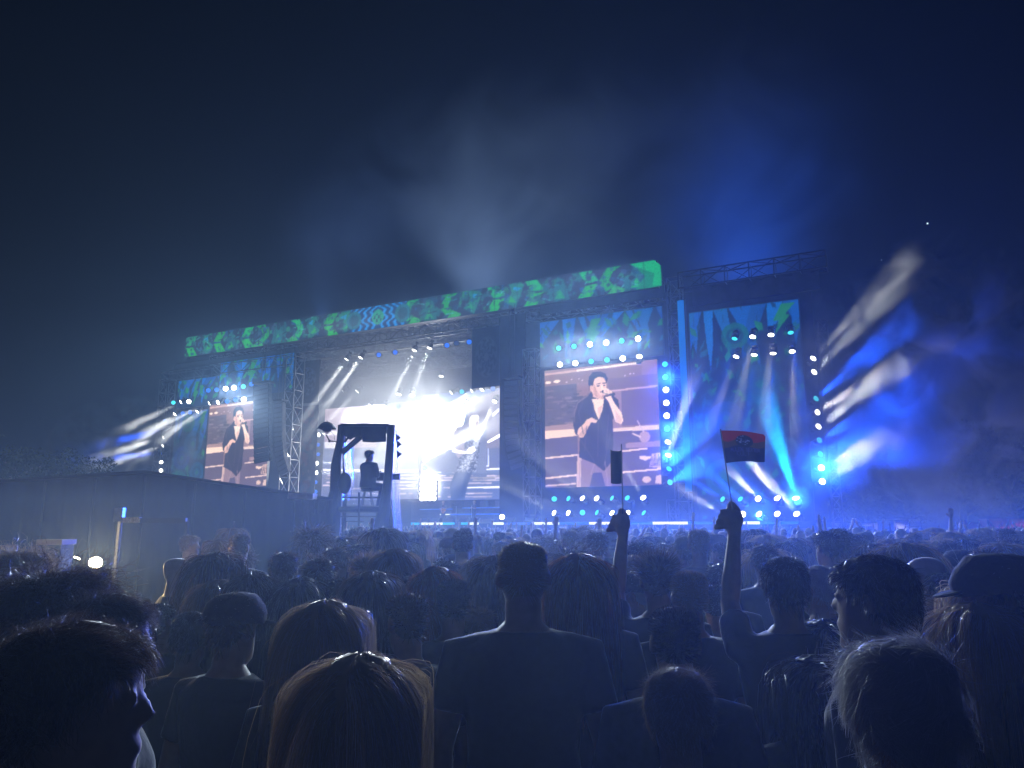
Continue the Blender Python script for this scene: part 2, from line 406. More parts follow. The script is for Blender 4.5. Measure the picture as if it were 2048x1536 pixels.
    c.mesh('picture', attr_emat('header_picture', .78), hd, (0, zB), 0.0, keep=keep)
    MB().box((uL / 2 - .02, .35, (zT - zB) / 2 - .05), (-uL - .55, .6, zT - zB - .1)).build('housing', M_dark, hd)
header()

# ------------------------------------------------------------------ printed panels on the wings, their front light put in as glow
def wing_print(name, label, x0, x1, y0, y1, w, nx, ny, seed, bright=1.0, zbot=None, dark_low=False):
    a, b = S(x0, (y0 + y1) / 2, w), S(x1, (y0 + y1) / 2, w); z1 = S((x0 + x1) / 2, y0, w).z; z0 = S((x0 + x1) / 2, y1, w).z if zbot is None else zbot
    t = stage_thing(name, label, 'printed panel', a.x, w, z0)
    c = Canvas(a.x, b.x, z0, z1, nx, ny, bg=(10, 34, 66), w=w); r2 = np.random.default_rng(seed); WD, HT = b.x - a.x, z1 - z0
    top = min(HT, 5.2)
    # tall blue shards hanging from the top edge
    u = a.x - .3
    while u < b.x:
        d = r2.uniform(.5, 1.0) * top; ww = r2.uniform(.4, 1.1); sl = r2.uniform(-1.2, 1.2)
        c.polyuv([(u, z1), (u + ww, z1), (u + ww * .8 + sl, z1 - d * .6), (u + ww * .45 + sl * 1.4, z1 - d), (u + ww * .15 + sl, z1 - d * .55)], [(6, 98, 190), (8, 116, 205), (12, 104, 176), (10, 84, 160)][r2.integers(4)])
        u += ww * r2.uniform(.9, 1.25)
    for _ in range(int(WD * 3)):
        x = r2.uniform(a.x, b.x); y = z1 - r2.uniform(0, top); L_ = r2.uniform(.3, 1.4)
        c.polyuv([(x, y), (x + .04, y), (x + .05, y - L_), (x + .01, y - L_)], (6, 50, 100), .8)
    # green growth, plates and stalks
    for _ in range(int(WD * HT * 2.0)):
        x, y = r2.uniform(a.x, b.x), z0 + HT * min(1, r2.beta(1.6, 1.8)); g_ = r2.uniform(-1.2, 1.2); L_, n_ = r2.uniform(.25, 1.25), r2.uniform(.06, .3)
        dx, dy = math.sin(g_) * L_, math.cos(g_) * L_; nxx, nyy = -dy / L_ * n_, dx / L_ * n_
        col = [(12, 120, 80), (16, 140, 70), (8, 90, 96), (10, 70, 96), (6, 46, 84), (14, 108, 128), (40, 160, 60)][r2.integers(7)]
        c.polyuv([(x, y), (x + dx * .4 + nxx, y + dy * .4 + nyy), (x + dx, y + dy), (x + dx * .5 - nxx, y + dy * .5 - nyy)], col, .85)
    if HT > 6:   # large discs and gears further down
        for cx, cy_, rr, col in ((.42, .86, .9, (12, 116, 90)), (.3, .47, 1.15, (8, 60, 150)), (.62, .62, 1.3, (8, 84, 120)), (.25, .2, 1.2, (14, 112, 100)), (.8, .3, 1.0, (10, 96, 130))):
            d = np.hypot(c.X - a.x - cx * WD, c.Z - z0 - cy_ * HT); c.put(d < rr, col, .8); c.put((d < rr * .62) & (d > rr * .4), (8, 54, 84), .7); c.put(d < rr * .2, (20, 130, 90), .7)
        c.polyuv([(a.x + WD * .85, z1 - .2), (a.x + WD * .97, z1 - .2), (a.x + WD * .88, z1 - .9), (a.x + WD * .92, z1 - 1.0), (a.x + WD * .78, z1 - 2.2), (a.x + WD * .82, z1 - 1.3), (a.x + WD * .77, z1 - 1.25)], (30, 140, 70))
        c.polyuv([(a.x + WD * .70, z1 - 2.2), (a.x + WD * .77, z1 - 2.2), (a.x + WD * .77, z1 - 4), (a.x + WD * .71, z1 - 4)], (8, 26, 54))
    else:
        c.polyuv([(a.x + WD * .44, z1 - .3), (a.x + WD * .52, z1 - .3), (a.x + WD * .47, z1 - 1.2), (a.x + WD * .51, z1 - 1.3), (a.x + WD * .38, z1 - 3.0), (a.x + WD * .43, z1 - 1.8), (a.x + WD * .39, z1 - 1.7)], (24, 140, 64))
    c.blur(1); c.grain(.05)
    MB().box((WD / 2, .07, HT / 2), (WD + .1, .1, HT + .1)).build('backing', M_dark, t)
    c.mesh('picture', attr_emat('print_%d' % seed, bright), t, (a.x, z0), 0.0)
    return t
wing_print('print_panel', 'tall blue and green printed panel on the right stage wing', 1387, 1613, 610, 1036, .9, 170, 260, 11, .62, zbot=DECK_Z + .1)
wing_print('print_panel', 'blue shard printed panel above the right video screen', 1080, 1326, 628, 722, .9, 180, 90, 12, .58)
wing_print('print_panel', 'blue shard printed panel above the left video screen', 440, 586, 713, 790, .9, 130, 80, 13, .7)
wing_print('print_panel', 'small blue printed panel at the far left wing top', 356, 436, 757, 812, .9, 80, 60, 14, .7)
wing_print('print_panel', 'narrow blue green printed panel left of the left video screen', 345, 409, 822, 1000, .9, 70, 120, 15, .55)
# blue light on the tall tower's face, put in as a glowing strip
a, b = S(1362, 800, -.3), S(1377, 800, -.3); z0, z1 = DECK_Z + 2, S(1368, 600, -.3).z
t = stage_thing('lit_tower_face', 'blue-lit tower face right of the right screen, put in as a glowing strip', 'lit tower face', a.x, -.3, z0)
MB().box(((b.x - a.x) / 2, 0, (z1 - z0) / 2), (.42, .1, z1 - z0)).build('glow_strip', emat('azure', s2l((0, 110, 205)), .8), t)
MB().box(((b.x - a.x) / 2, .14, (z1 - z0) / 2), (.62, .1, z1 - z0 + .2)).build('backing', M_dark, t)

# ------------------------------------------------------------------ video screens with the singer
def screen(name, label, tl, tr, bl, br, w, nx, ny, paint, bright=1.0, warm=(1, 1, 1), cut=None):
    u0 = (S(*tl, w).x + S(*bl, w).x) / 2; u1 = (S(*tr, w).x + S(*br, w).x) / 2
    z1 = (S(*tl, w).z + S(*tr, w).z) / 2; z0 = (S(*bl, w).z + S(*br, w).z) / 2
    t = stage_thing(name, label, 'screen', u0, w, z0)
    c = Canvas(u0, u1, z0, z1, nx, ny, bg=(150, 130, 140), w=w)
    c.quad = (tl, tr, bl, br)
    paint(c)
    c.a = c.a * np.array(warm)
    c.mesh('picture', attr_emat('%s_%d' % (name, int(tl[0])), bright), t, (u0, z0), 0.0, keep=cut(c) if cut else None)
    MB().box(((u1 - u0) / 2, .16, (z1 - z0) / 2), (u1 - u0 - .02, .28, z1 - z0 - .02)).build('housing', M_dark, t)
    return t, u0, u1, z0, z1
def singer(c):
    # drawn in the coordinates of a detail (x 130-1100, y 130-1210) mapped to the whole screen
    def P(p):
        x, y = p; s_ = (x - 130) / 970.0; yt = 212 - 82 * s_; t_ = (y - yt) / (1208 - yt)
        return c.u0 + s_ * (c.u1 - c.u0), c.z1 - t_ * (c.z1 - c.z0)
    c.P = P
    k = (c.u1 - c.u0) / 970.0
    c.a[:] = (150, 128, 128)
    pl = c.poly
    pl([(130, 350), (420, 325), (420, 670), (130, 690)], (104, 96, 108)); 
    r2 = np.random.default_rng(5)
    for _ in range(60):
        x, y = r2.uniform(135, 410), r2.uniform(370, 680); ww, hh = r2.uniform(15, 110), r2.uniform(6, 22); v = r2.uniform(74, 150)
        pl([(x, y), (x + ww, y - 3), (x + ww, y + hh - 3), (x, y + hh)], (v, v * .94, v * .98), .75)
    pl([(130, 255), (975, 180), (975, 280), (130, 345)], (140, 118, 116))
    for i in range(52):
        x = 140 + i * 16; c.ell((x, 245 - (x - 130) * .105), 9, 11, (205, 180, 165) if i < 18 else (245, 238, 232))
    pl([(690, 295), (1100, 255), (1100, 360), (690, 400)], (128, 110, 122)); pl([(690, 393), (1100, 355), (1100, 372), (690, 408)], (205, 180, 185))
    pl([(720, 408), (800, 400), (800, 720), (720, 720)], (160, 138, 148)); pl([(800, 400), (1100, 372), (1100, 690), (800, 700)], (120, 104, 128))
    pl([(130, 690), (420, 668), (420, 715), (130, 730)], (170, 148, 150)); pl([(128, 728), (440, 715), (440, 775), (128, 800)], (246, 232, 222))
    pl([(720, 720), (1100, 700), (1100, 745), (720, 752)], (232, 218, 216)); pl([(720, 748), (880, 735), (880, 748), (720, 760)], (250, 244, 240))
    pl([(128, 800), (420, 780), (420, 1212), (128, 1212)], (104, 94, 112)); pl([(700, 752), (1110, 740), (1110, 1212), (700, 1212)], (108, 96, 116))
    for (y0, x0, x1) in ((945, 128, 425), (1113, 128, 412), (905, 760, 1000), (1080, 780, 1115)):
        pl([(x0, y0 + 8), (x1, y0 - 14), (x1, y0 + 2), (x0, y0 + 24)], (240, 226, 222))
    pl([(128, 1185), (400, 1172), (400, 1186), (128, 1198)], (225, 210, 210)); pl([(825, 850), (1110, 835), (1110, 885), (825, 890)], (170, 150, 158))
    c.ell((980, 800), 45, 48, (190, 170, 165)); c.line((885, 770), (945, 800), 12 * k, (236, 226, 222)); c.line((925, 660), (970, 755), 9 * k, (220, 208, 206))
    pl([(930, 960), (1030, 965), (1020, 985), (980, 1002), (935, 985)], (240, 226, 216)); pl([(1030, 945), (1112, 935), (1112, 1070), (1010, 1055)], (214, 196, 190))
    for i in range(9): c.line((1030 + i * 9, 950 + (i % 3) * 20), (1020 + i * 10, 1050), 6 * k, (130, 110, 112))
    c.ell((985, 1160), 35, 28, (224, 206, 196)); pl([(1060, 1130), (1112, 1120), (1112, 1200), (1050, 1195)], (220, 202, 194))
    c.ell((162, 315), 27, 13, (246, 238, 226)); c.ell((242, 305), 32, 14, (246, 238, 226))
    for x, y in ((330, 315), (375, 290), (440, 285), (470, 300), (880, 252), (908, 250), (835, 268)): c.ell((x, y), 7, 6, (226, 214, 210))
    # trousers, shirt, arms, head
    pl([(425, 930), (700, 930), (690, 1212), (405, 1212)], (150, 132, 142)); pl([(415, 930), (450, 940), (440, 1212), (402, 1212)], (214, 196, 196))
    pl([(545, 1095), (620, 1090), (650, 1212), (515, 1212)], (96, 88, 116))
    pl([(545, 405), (470, 450), (415, 490), (390, 580), (385, 690), (400, 760), (440, 790), (430, 960), (560, 1015), (640, 1080), (715, 990), (725, 760), (720, 650), (780, 560), (775, 480), (720, 430), (650, 440)], (62, 54, 66))
    pl([(390, 580), (396, 560), (420, 490), (470, 452), (540, 408), (520, 440), (430, 500), (402, 590), (395, 690)], (150, 134, 138), .7)
    pl([(548, 465), (655, 465), (640, 560), (605, 648), (575, 570)], (250, 238, 230)); pl([(600, 540), (640, 520), (620, 620), (605, 648)], (216, 190, 182), .6)
    pl([(440, 795), (415, 760), (425, 720), (480, 670), (500, 640), (545, 622), (595, 650), (585, 672), (540, 668), (520, 700), (490, 760), (470, 795)], (236, 210, 200)); pl([(430, 770), (470, 720), (520, 690), (490, 760), (465, 795)], (196, 168, 162), .6)
    pl([(660, 450), (715, 440), (740, 500), (800, 590), (812, 660), (790, 690), (745, 665), (715, 560), (690, 490)], (250, 234, 226)); pl([(745, 560), (800, 640), (790, 690), (750, 668)], (210, 182, 176), .5)
    pl([(555, 400), (560, 450), (650, 470), (655, 420)], (214, 184, 172))
    c.ell((612, 365), 66, 100, (240, 214, 202)); pl([(548, 300), (560, 430), (600, 462), (640, 455), (600, 400), (575, 340)], (206, 172, 160), .55)
    pl([(530, 385), (522, 320), (530, 270), (560, 235), (620, 225), (670, 245), (690, 290), (680, 330), (664, 280), (610, 270), (575, 290), (560, 345), (545, 395)], (46, 34, 36)); pl([(560, 250), (620, 228), (660, 250), (600, 256)], (92, 74, 72), .6)
    c.line((590, 338), (625, 330), 6 * k, (104, 76, 72)); c.line((645, 330), (672, 328), 6 * k, (110, 80, 76)); pl([(632, 345), (645, 345), (650, 382), (628, 384)], (252, 236, 226)); c.line((625, 405), (640, 402), 8 * k, (120, 78, 76))
    c.ell((606, 352), 13, 5, (70, 52, 52)); c.ell((658, 348), 10, 5, (76, 56, 56))
    c.ell((545, 370), 14, 26, (222, 190, 180))
    c.ell((668, 400), 36, 27, (248, 230, 222)); c.line((650, 402), (735, 428), 26 * k, (60, 54, 62)); pl([(655, 380), (720, 400), (728, 420), (690, 425), (650, 412)], (244, 224, 214)); c.line((672, 390), (690, 420), 4 * k, (180, 150, 146)); c.line((700, 398), (712, 424), 4 * k, (180, 150, 146))
    for (a_, b_) in (((430, 560), (470, 760)), ((500, 700), (480, 900)), ((600, 670), (590, 960)), ((690, 600), (660, 900)), ((450, 820), (560, 1000)), ((700, 760), (640, 1040)), ((560, 500), (575, 640)), ((470, 480), (430, 600))): c.line(a_, b_, 9 * k, (96, 86, 98), .6)
    for (a_, b_) in (((440, 980), (425, 1200)), ((650, 1000), (670, 1200)), ((560, 1020), (530, 1100))): c.line(a_, b_, 10 * k, (180, 160, 166), .6)
    pl([(560, 300), (575, 430), (600, 455), (590, 380)], (188, 150, 138), .5); pl([(640, 420), (668, 440), (630, 460)], (180, 146, 138), .5)
    c.blur(1)
    c.a = np.clip(c.a + (c.a - 130) * .22, 8, 400)
    c.a[::2] *= .985
sR = screen('video_screen', 'large video screen showing a singing man, right of the stage opening', (1090, 741), (1316, 719), (1090, 973), (1321, 973), .4, 190, 210, singer, .84, (1.08, .97, .84))
def cutL(c):
    (ux, uz) = c.u0 + (c.u1 - c.u0) * .72, c.z0 + (c.z1 - c.z0) * .40
    return ~((c.X > ux + .0) & (c.Z > uz))
sL = screen('video_screen', 'tall video screen showing a singing man, left of the stage opening', (417, 812), (538, 797), (410, 973), (536, 976), .4, 130, 170, singer, 1.0, (1.02, .92, .82))

# ------------------------------------------------------------------ upstage video walls (bright close-up of a guitarist)
def stripes(c, x0, x1, rows, sc=1):
    r2 = np.random.default_rng(int(x0))
    for (y0, y1, col) in rows:
        c.poly([(x0, y0), (x1, y0 - 2), (x1, y1 - 2), (x0, y1)], col)
def wall_right(c):
    c.frame(840, 660, 4.516); c.a[:] = (120, 138, 182)
    p = c.poly
    p([(60, 520), (480, 522), (720, 525), (720, 700), (60, 700)], (92, 128, 196))
    p([(430, 640), (760, 520), (760, 1065), (430, 1075)], (168, 158, 176)); p([(20, 690), (440, 640), (400, 800), (330, 1060), (20, 1110)], (900, 900, 900))
    p([(610, 1005), (725, 935), (730, 960), (615, 1020)], (500, 500, 520)); p([(650, 760), (712, 705), (715, 730), (655, 785)], (400, 400, 420))
    p([(60, 1090), (790, 1060), (790, 1250), (60, 1280)], (122, 130, 168))
    p([(60, 1270), (280, 1265), (280, 1285), (60, 1295)], (420, 420, 430)); p([(470, 1258), (790, 1242), (790, 1258), (470, 1275)], (330, 325, 325))
    p([(60, 1300), (790, 1290), (790, 1540), (60, 1540)], (110, 124, 168))
    r2 = np.random.default_rng(9)
    for y in (1312, 1330, 1352, 1378, 1418, 1470, 1500):
        for _ in range(7):
            x = r2.uniform(60, 760); L_ = r2.uniform(30, 200); v = r2.uniform(190, 300)
            p([(x, y), (min(790, x + L_), y - 2), (min(790, x + L_), y + 10), (x, y + 12)], (v, v * .9, v * .9))
    p([(410, 1418), (785, 1408), (785, 1426), (410, 1432)], (340, 330, 325))
    for x in (100, 125, 260): p([(x, 1190), (x + 9, 1190), (x + 9, 1275), (x, 1275)], (380, 380, 400))
    p([(612, 1070), (622, 1070), (622, 1235), (612, 1235)], (300, 300, 330)); p([(495, 1225), (620, 1222), (620, 1236), (495, 1240)], (330, 330, 350))
    # the guitarist: pale head and arm, spotted dark shirt, dark legs
    p([(330, 880), (440, 840), (445, 1000), (350, 1050)], (150, 140, 170))
    body = [(470, 910), (540, 905), (545, 1000), (530, 1130), (500, 1280), (455, 1290), (320, 1290), (350, 1160), (420, 1110), (400, 1050), (420, 980)]
    p(body, (64, 78, 126))
    for _ in range(420):
        x, y = r2.uniform(320, 545), r2.uniform(905, 1285)
        if c._in is not None: c.ell((x, y), 5, 5, (235, 235, 245))
    # erase dots that fell outside the shirt
    p([(300, 900), (470, 905), (420, 975), (395, 1050), (415, 1105), (345, 1160), (318, 1290), (290, 1290)], (210, 196, 206)); p([(300, 1090), (345, 1160), (318, 1285), (60, 1285), (60, 1110)], (122, 132, 172))
    p([(548, 900), (600, 900), (600, 1290), (502, 1290), (532, 1130), (548, 1000)], (138, 146, 182))
    p([(290, 1060), (330, 1085), (420, 1100), (440, 1060), (490, 1055), (500, 1085), (470, 1115), (360, 1112), (290, 1100)], (420, 400, 395))
    p([(318, 1288), (470, 1290), (430, 1400), (400, 1536), (280, 1536), (270, 1400)], (60, 84, 140))
    c.ell((487, 835), 45, 62, (330, 315, 310)); p([(450, 800), (470, 770), (520, 768), (534, 800), (500, 790), (460, 815)], (500, 490, 470)); c.ell((515, 850), 12, 30, (200, 170, 165))
    p([(322, 880), (345, 860), (345, 1000), (315, 1000)], (190, 170, 180)); c.ell((345, 900), 9, 9, (90, 90, 120))
    c.blur(2)
    c.glow((90, 820), 2.2, (1300, 1300, 1300), .8); c.glow((60, 1420), 1.5, (1600, 1540, 1400), .95)  # white glare of the stage burst put into the picture
wR, *_ = screen('video_wall', 'blazing upstage video wall with a guitarist in a spotted shirt', (846, 790), (1000, 776), (842, 1000), (1016, 1000), 12.0, 190, 230, wall_right, .85)
def wall_left(c):
    c.frame(560, 600, 3.938); c.a[:] = (136, 136, 172); p = c.poly
    p([(350, 810), (1090, 850), (1090, 1180), (350, 1170)], (150, 138, 168)); p([(350, 810), (760, 840), (760, 1160), (350, 1170)], (220, 190, 200))
    p([(600, 850), (760, 838), (800, 900), (740, 960), (560, 965), (480, 930)], (420, 410, 410)); p([(350, 1120), (470, 1115), (470, 1165), (350, 1170)], (300, 290, 290))
    p([(350, 1170), (1090, 1185), (1090, 1340), (340, 1330)], (118, 128, 170))
    p([(910, 955), (1085, 855), (1088, 880), (920, 968)], (420, 420, 430)); p([(940, 1115), (1080, 1060), (1082, 1082), (945, 1130)], (360, 360, 370)); p([(930, 1185), (1085, 1180), (1085, 1190), (930, 1195)], (300, 295, 300))
    p([(340, 1330), (1090, 1340), (1090, 1356), (340, 1346)], (340, 330, 330))
    r2 = np.random.default_rng(19)
    p([(340, 1360), (1090, 1365), (1090, 1600), (330, 1600)], (120, 124, 160))
    for y in (1375, 1400, 1430, 1455, 1480, 1520):
        for _ in range(9):
            x = r2.uniform(330, 1060); L_ = r2.uniform(30, 180); v = r2.uniform(180, 290)
            p([(x, y), (min(1090, x + L_), y), (min(1090, x + L_), y + 11), (x, y + 11)], (v, v * .88, v * .88))
    c.blur(2); c.glow((560, 930), 1.7, (620, 610, 610), .8); c.glow((740, 890), 1.5, (900, 900, 900), .85); c.glow((820, 960), 1.2, (600, 600, 600), .8); c.glow((440, 900), 1.2, (300, 280, 285), .6)  # glare over the wall put into the picture as white spots
wL, *_ = screen('video_wall', 'pale upstage video wall behind the camera tower', (653, 806), (836, 814), (640, 1000), (836, 1000), 12.0, 190, 200, wall_left, .85)

# tall painted cloths hung inside the opening
def cloth(label, x0, x1, y0, y1, w, seed, base, dots):
    a, b = S(x0, (y0 + y1) / 2, w), S(x1, (y0 + y1) / 2, w); z1, z0 = S((x0 + x1) / 2, y0, w).z, S((x0 + x1) / 2, y1, w).z
    t = stage_thing('hanging_banner', label, 'banner', a.x, w, z0); WD, HT = b.x - a.x, z1 - z0
    c = Canvas(a.x, b.x, z0, z1, 60, 120, bg=base, w=w); r2 = np.random.default_rng(seed)
    if dots == 'crest':
        X = (c.X - (a.x + b.x) / 2) / WD; Z = (c.Z - (z0 + z1) / 2) / HT
        ang = np.arctan2(Z, X); rad = np.hypot(X * 1.1, Z * 1.25)
        m = (rad < .40) & (rad > .10) & (np.sin(ang * 9 + np.sin(rad * 40) * 1.5) > .1); c.put(m, (98, 112, 136), .7); c.put((rad < .43) & (rad > .40), (90, 104, 128), .6); c.put((rad < .09), (110, 120, 140), .7)
    else:
        for k in range(9):
            y = z0 + HT * (k + .5) / 9
            for _ in range(10):
                x = r2.uniform(a.x, b.x); rr = r2.uniform(.1, .45)
                c.put(np.hypot(c.X - x, c.Z - y - r2.uniform(-.5, .5)) < rr, [(130, 70, 76), (112, 104, 110), (66, 72, 92), (140, 124, 116), (52, 58, 80), (120, 60, 64)][r2.integers(6)], .6)
    c.blur(1)
    MB().box((WD / 2, .05, HT / 2), (WD, .06, HT)).build('backing', M_black, t)
    sag = c.mesh('cloth', attr_dmat('banner_cloth'), t, (a.x, z0), 0.0)
    return t
def attr_dmat(name):
    if name in _mats: return _mats[name]
    m = bpy.data.materials.new(name); m.use_nodes = True; nt = m.node_tree; b = nt.nodes['Principled BSDF']
    a = nt.nodes.new('ShaderNodeAttribute'); a.attribute_name = 'picture'
    nt.links.new(a.outputs['Color'], b.inputs['Base Color']); b.inputs['Roughness'].default_value = .7; b.inputs['Sheen Weight'].default_value = .8 if 'crowd' in name else 0; b.inputs['Sheen Roughness'].default_value = .3
    _mats[name] = m; return m
cloth('dark square cloth with a pale crest, upper left of the stage opening', 588, 638, 722, 806, 2.2, 1, (46, 52, 66), 'crest')
cloth('dark square cloth with a faint crest, upper right of the stage opening', 944, 1002, 655, 774, 2.2, 2, (60, 76, 106), 'crest')
cloth('tall cloth painted with reddish heads, left edge of the opening', 586, 632, 812, 1000, 2.2, 3, (74, 74, 88), 'heads')

# ------------------------------------------------------------------ hung loudspeakers
def line_array(label, pts, w, wid, group='hung loudspeaker columns'):
    """pts: the hang's curve in photo pixels"""
    P = [S(x, y, w) for x, y in pts]; top = P[0]
    t = stage_thing('line_array_speaker', label, 'loudspeaker', top.x, w, top.z, group)
    d = [0]
    for i in range(1, len(P)): d.append(d[-1] + (P[i] - P[i - 1]).length)
    n = int(d[-1] / .42)
    def pos(s_):
        for i in range(1, len(P)):
            if s_ <= d[i] + 1e-6:
                f = (s_ - d[i - 1]) / (d[i] - d[i - 1]); return P[i - 1].lerp(P[i], f)
        return P[-1]
    cab = MB().prism([(-wid / 2, -.2), (wid / 2, -.2), (wid / 2, .2), (-wid / 2, .2)], lambda x, y, q: (x * (1 - .25 * max(0, q)), q * .55, y), 0, 1)
    cab_me = None; gr_me = None
    for k in range(n):
        s0 = d[-1] * k / n; s1 = d[-1] * (k + 1) / n; p0, p1 = pos(s0) - top, pos(s1) - top; q = (p0 + p1) / 2
        tilt = math.atan2((p1 - p0).x, -(p1 - p0).z)
        if cab_me is None:
            o = fix_normals(cab.build('cabinet', M_cab, t)); cab_me = o.data
            g_ = MB().box((0, -.03, 0), (wid * .86, .03, .30)).build('grille', M_grille, o); gr_me = g_.data
        else:
            o = link('cabinet', cab_me, t); g_ = link('grille', gr_me, o)
        o.location = (q.x, 0, q.z); o.rotation_euler = (0.02 * k, -tilt, 0)
    MB().box((0, .25, .25), (wid * 1.05, .7, .16)).build('rigging_frame', M_dark, t)
    MB().tube((-.2, .2, .3), (-.2, .2, zB - top.z), .03, n=5).tube((.2, .2, .3), (.2, .2, zB - top.z), .03, n=5).build('hoist_chain', M_dark, t)
    return t
line_array('curved loudspeaker column beside the left lattice tower', [(556, 806), (556, 880), (559, 915), (568, 948)], -1.0, 1.0)
line_array('straight dark loudspeaker column in front of the left video screen', [(522, 770), (522, 850), (524, 925)], -1.4, 1.9)
line_array('curved loudspeaker column right of the stage opening', [(1022, 760), (1022, 850), (1026, 900), (1036, 938)], -1.0, 1.25)

# ------------------------------------------------------------------ lamps
LENS = {'w': emat('lens_white', (1.0, .97, .9), 9.0), 'c': emat('lens_cyan', s2l((70, 225, 240)), 1.5), 'b': emat('lens_blue', s2l((30, 110, 240)), 1.1), 'o': emat('lens_off', s2l((40, 70, 130)), .5),
        'y': emat('lens_warm', (1.0, .80, .48), 60.0)}
LIGHT = {'w': (1.0, .95, .86), 'b': (.01, .10, 1.0), 'c': (.01, .45, 1.0)}
_lm = {}
def lamp_parts(r):
    if r in _lm: return _lm[r]
    head = MB().lathe([(r * .55, 1.9 * r), (r * .95, 1.7 * r), (r * 1.05, .5 * r), (r * 1.18, .1 * r), (r * 1.18, 0), (r * 1.02, -.02), (r * 1.02, .05)], 14)
    yoke = MB().box((r * 1.4, 0, 1.3 * r), (.12 * r, .5 * r, 2.6 * r)).box((-r * 1.4, 0, 1.3 * r), (.12 * r, .5 * r, 2.6 * r)).box((0, 0, 2.55 * r), (2.7 * r, .5 * r, .14 * r))
    base = MB().box((0, 0, 3.0 * r), (1.8 * r, 1.3 * r, .7 * r))
    lens = MB()
    lens.lathe([(r * .98, -.015), (r * .9, -.12 * r), (r * .7, -.24 * r), (r * .4, -.32 * r), (r * .05, -.35 * r)], 16)
    def me(mb, n, m):
        o = mb.build(n, m); d = o.data; bpy.data.objects.remove(o); d.polygons.foreach_set('use_smooth', [True] * len(d.polygons)); return d
    _lm[r] = {'head': me(head, 'head', M_cab), 'yoke': me(yoke, 'yoke', M_dark), 'base': me(base, 'base', M_dark), 'lens': {k: me(lens, 'lens', m) for k, m in LENS.items()}}
    return _lm[r]
def lamp(px, py, w, col, label, group, target=None, tw=None, power=0, beam=None, ang=7.0, r=.19, name='stage_light', blend=.35):
    p = SW(px, py, w)
    t = thing(name, label, 'stage light', p, 0, group)
    if target is None: aim = (Vector((0, 0, CAM_Z)) - p).normalized()
    else: aim = (SW(target[0], target[1], tw) - p).normalized()
    t.rotation_mode = 'QUATERNION'; t.rotation_quaternion = aim.to_track_quat('-Z', 'Y')
    L = lamp_parts(r)
    link('base', L['base'], t); link('yoke', L['yoke'], t); h = link('head', L['head'], t); link('lens', L['lens'][col], h)
    if power:
        ld = bpy.data.lights.new('beam', 'SPOT'); ld.energy = power; ld.color = LIGHT[beam or 'w']; ld.spot_size = R(ang); ld.spot_blend = blend; ld.shadow_soft_size = r * .8
        lo = link('beam', ld, t); lo.location = (0, 0, -.4 * r - .02)
    return t
Z3 = lambda x, y: (1000 + x / 2.649, 500 + y / 2.649)
Z2 = lambda x, y: (560 + x / 3.938, 600 + y / 3.938)
Z1 = lambda x, y: (320 + x / 5.12, 690 + y / 5.12)
BP = 40000.0      # base beam power
ordn = ['first', 'second', 'third', 'fourth', 'fifth', 'sixth', 'seventh', 'eighth', 'ninth', 'tenth']
cn = {'w': 'white', 'c': 'cyan', 'b': 'blue', 'o': 'unlit'}
def row(zf, w, items, where, group, **kw):
    for i, it in enumerate(items):
        x, y, c = it[:3]; px, py = zf(x, y)
        lab = '%s stage light, %s from %s' % (cn[c], ordn[i], where)
        if len(it) > 3:
            tx, ty, tw, pw, bc, an = it[3:]
            lamp(px, py, w, c, lab, group, zf(tx, ty), tw, pw * BP, bc, an, **kw)
        else: lamp(px, py, w, c, lab, group, **kw)
# around the right screen
row(Z3, -.5, [(311, 520, 'c'), (392, 510, 'c'), (476, 500, 'w'), (562, 491, 'w'), (645, 481, 'c'), (731, 470, 'w')], 'left in the upper row above the right screen', 'lights above the right screen')
row(Z3, -.5, [(317, 607, 'w'), (399, 600, 'w'), (483, 590, 'c'), (567, 582, 'c'), (650, 574, 'w'), (738, 565, 'w', 755, 400, -3, .5, 'b', 8)], 'left in the row along the right screen top', 'lights above the right screen')
row(Z3, -.5, [(874, 605, 'c'), (876, 673, 'c'), (879, 741, 'w'), (881, 810, 'w'), (883, 878, 'w'), (885, 947, 'c'), (889, 1018, 'w', 990, 790, -3, .8, 'b', 12), (891, 1088, 'w', 985, 800, -3, 1.0, 'w', 9), (895, 1160, 'c', 1100, 900, -4, 1.2, 'b', 22), (900, 1231, 'c', 1090, 1130, -4, 1.2, 'b', 22)], 'top in the column right of the right screen', 'light column by the right screen')
row(Z3, -.7, [(287, 1319, 'c'), (363, 1317, 'c', 150, 1200, -4, .6, 'b', 9), (437, 1316, 'w', 300, 1195, -3, .7, 'w', 8), (513, 1316, 'w', 380, 1200, -3, .3, 'w', 8), (594, 1315, 'c', 400, 1200, -3, .8, 'b', 10), (675, 1314, 'c', 560, 1210, -3, .7, 'b', 9), (759, 1313, 'w', 670, 1170, -3, .6, 'w', 8)], 'left in the upper row below the right screen', 'lights below the right screen')
row(Z3, -.7, [(287, 1393, 'w', 60, 1270, -4, .8, 'w', 9), (362, 1393, 'w', 200, 1310, -3, .5, 'w', 8), (437, 1391, 'c'), (514, 1391, 'c', 330, 1290, -3, .7, 'b', 9), (594, 1393, 'w', 440, 1270, -3, .8, 'w', 8), (677, 1393, 'w', 540, 1290, -3, .6, 'w', 8), (762, 1393, 'c', 570, 1250, -3, 1.2, 'b', 10)], 'left in the lower row below the right screen', 'lights below the right screen')
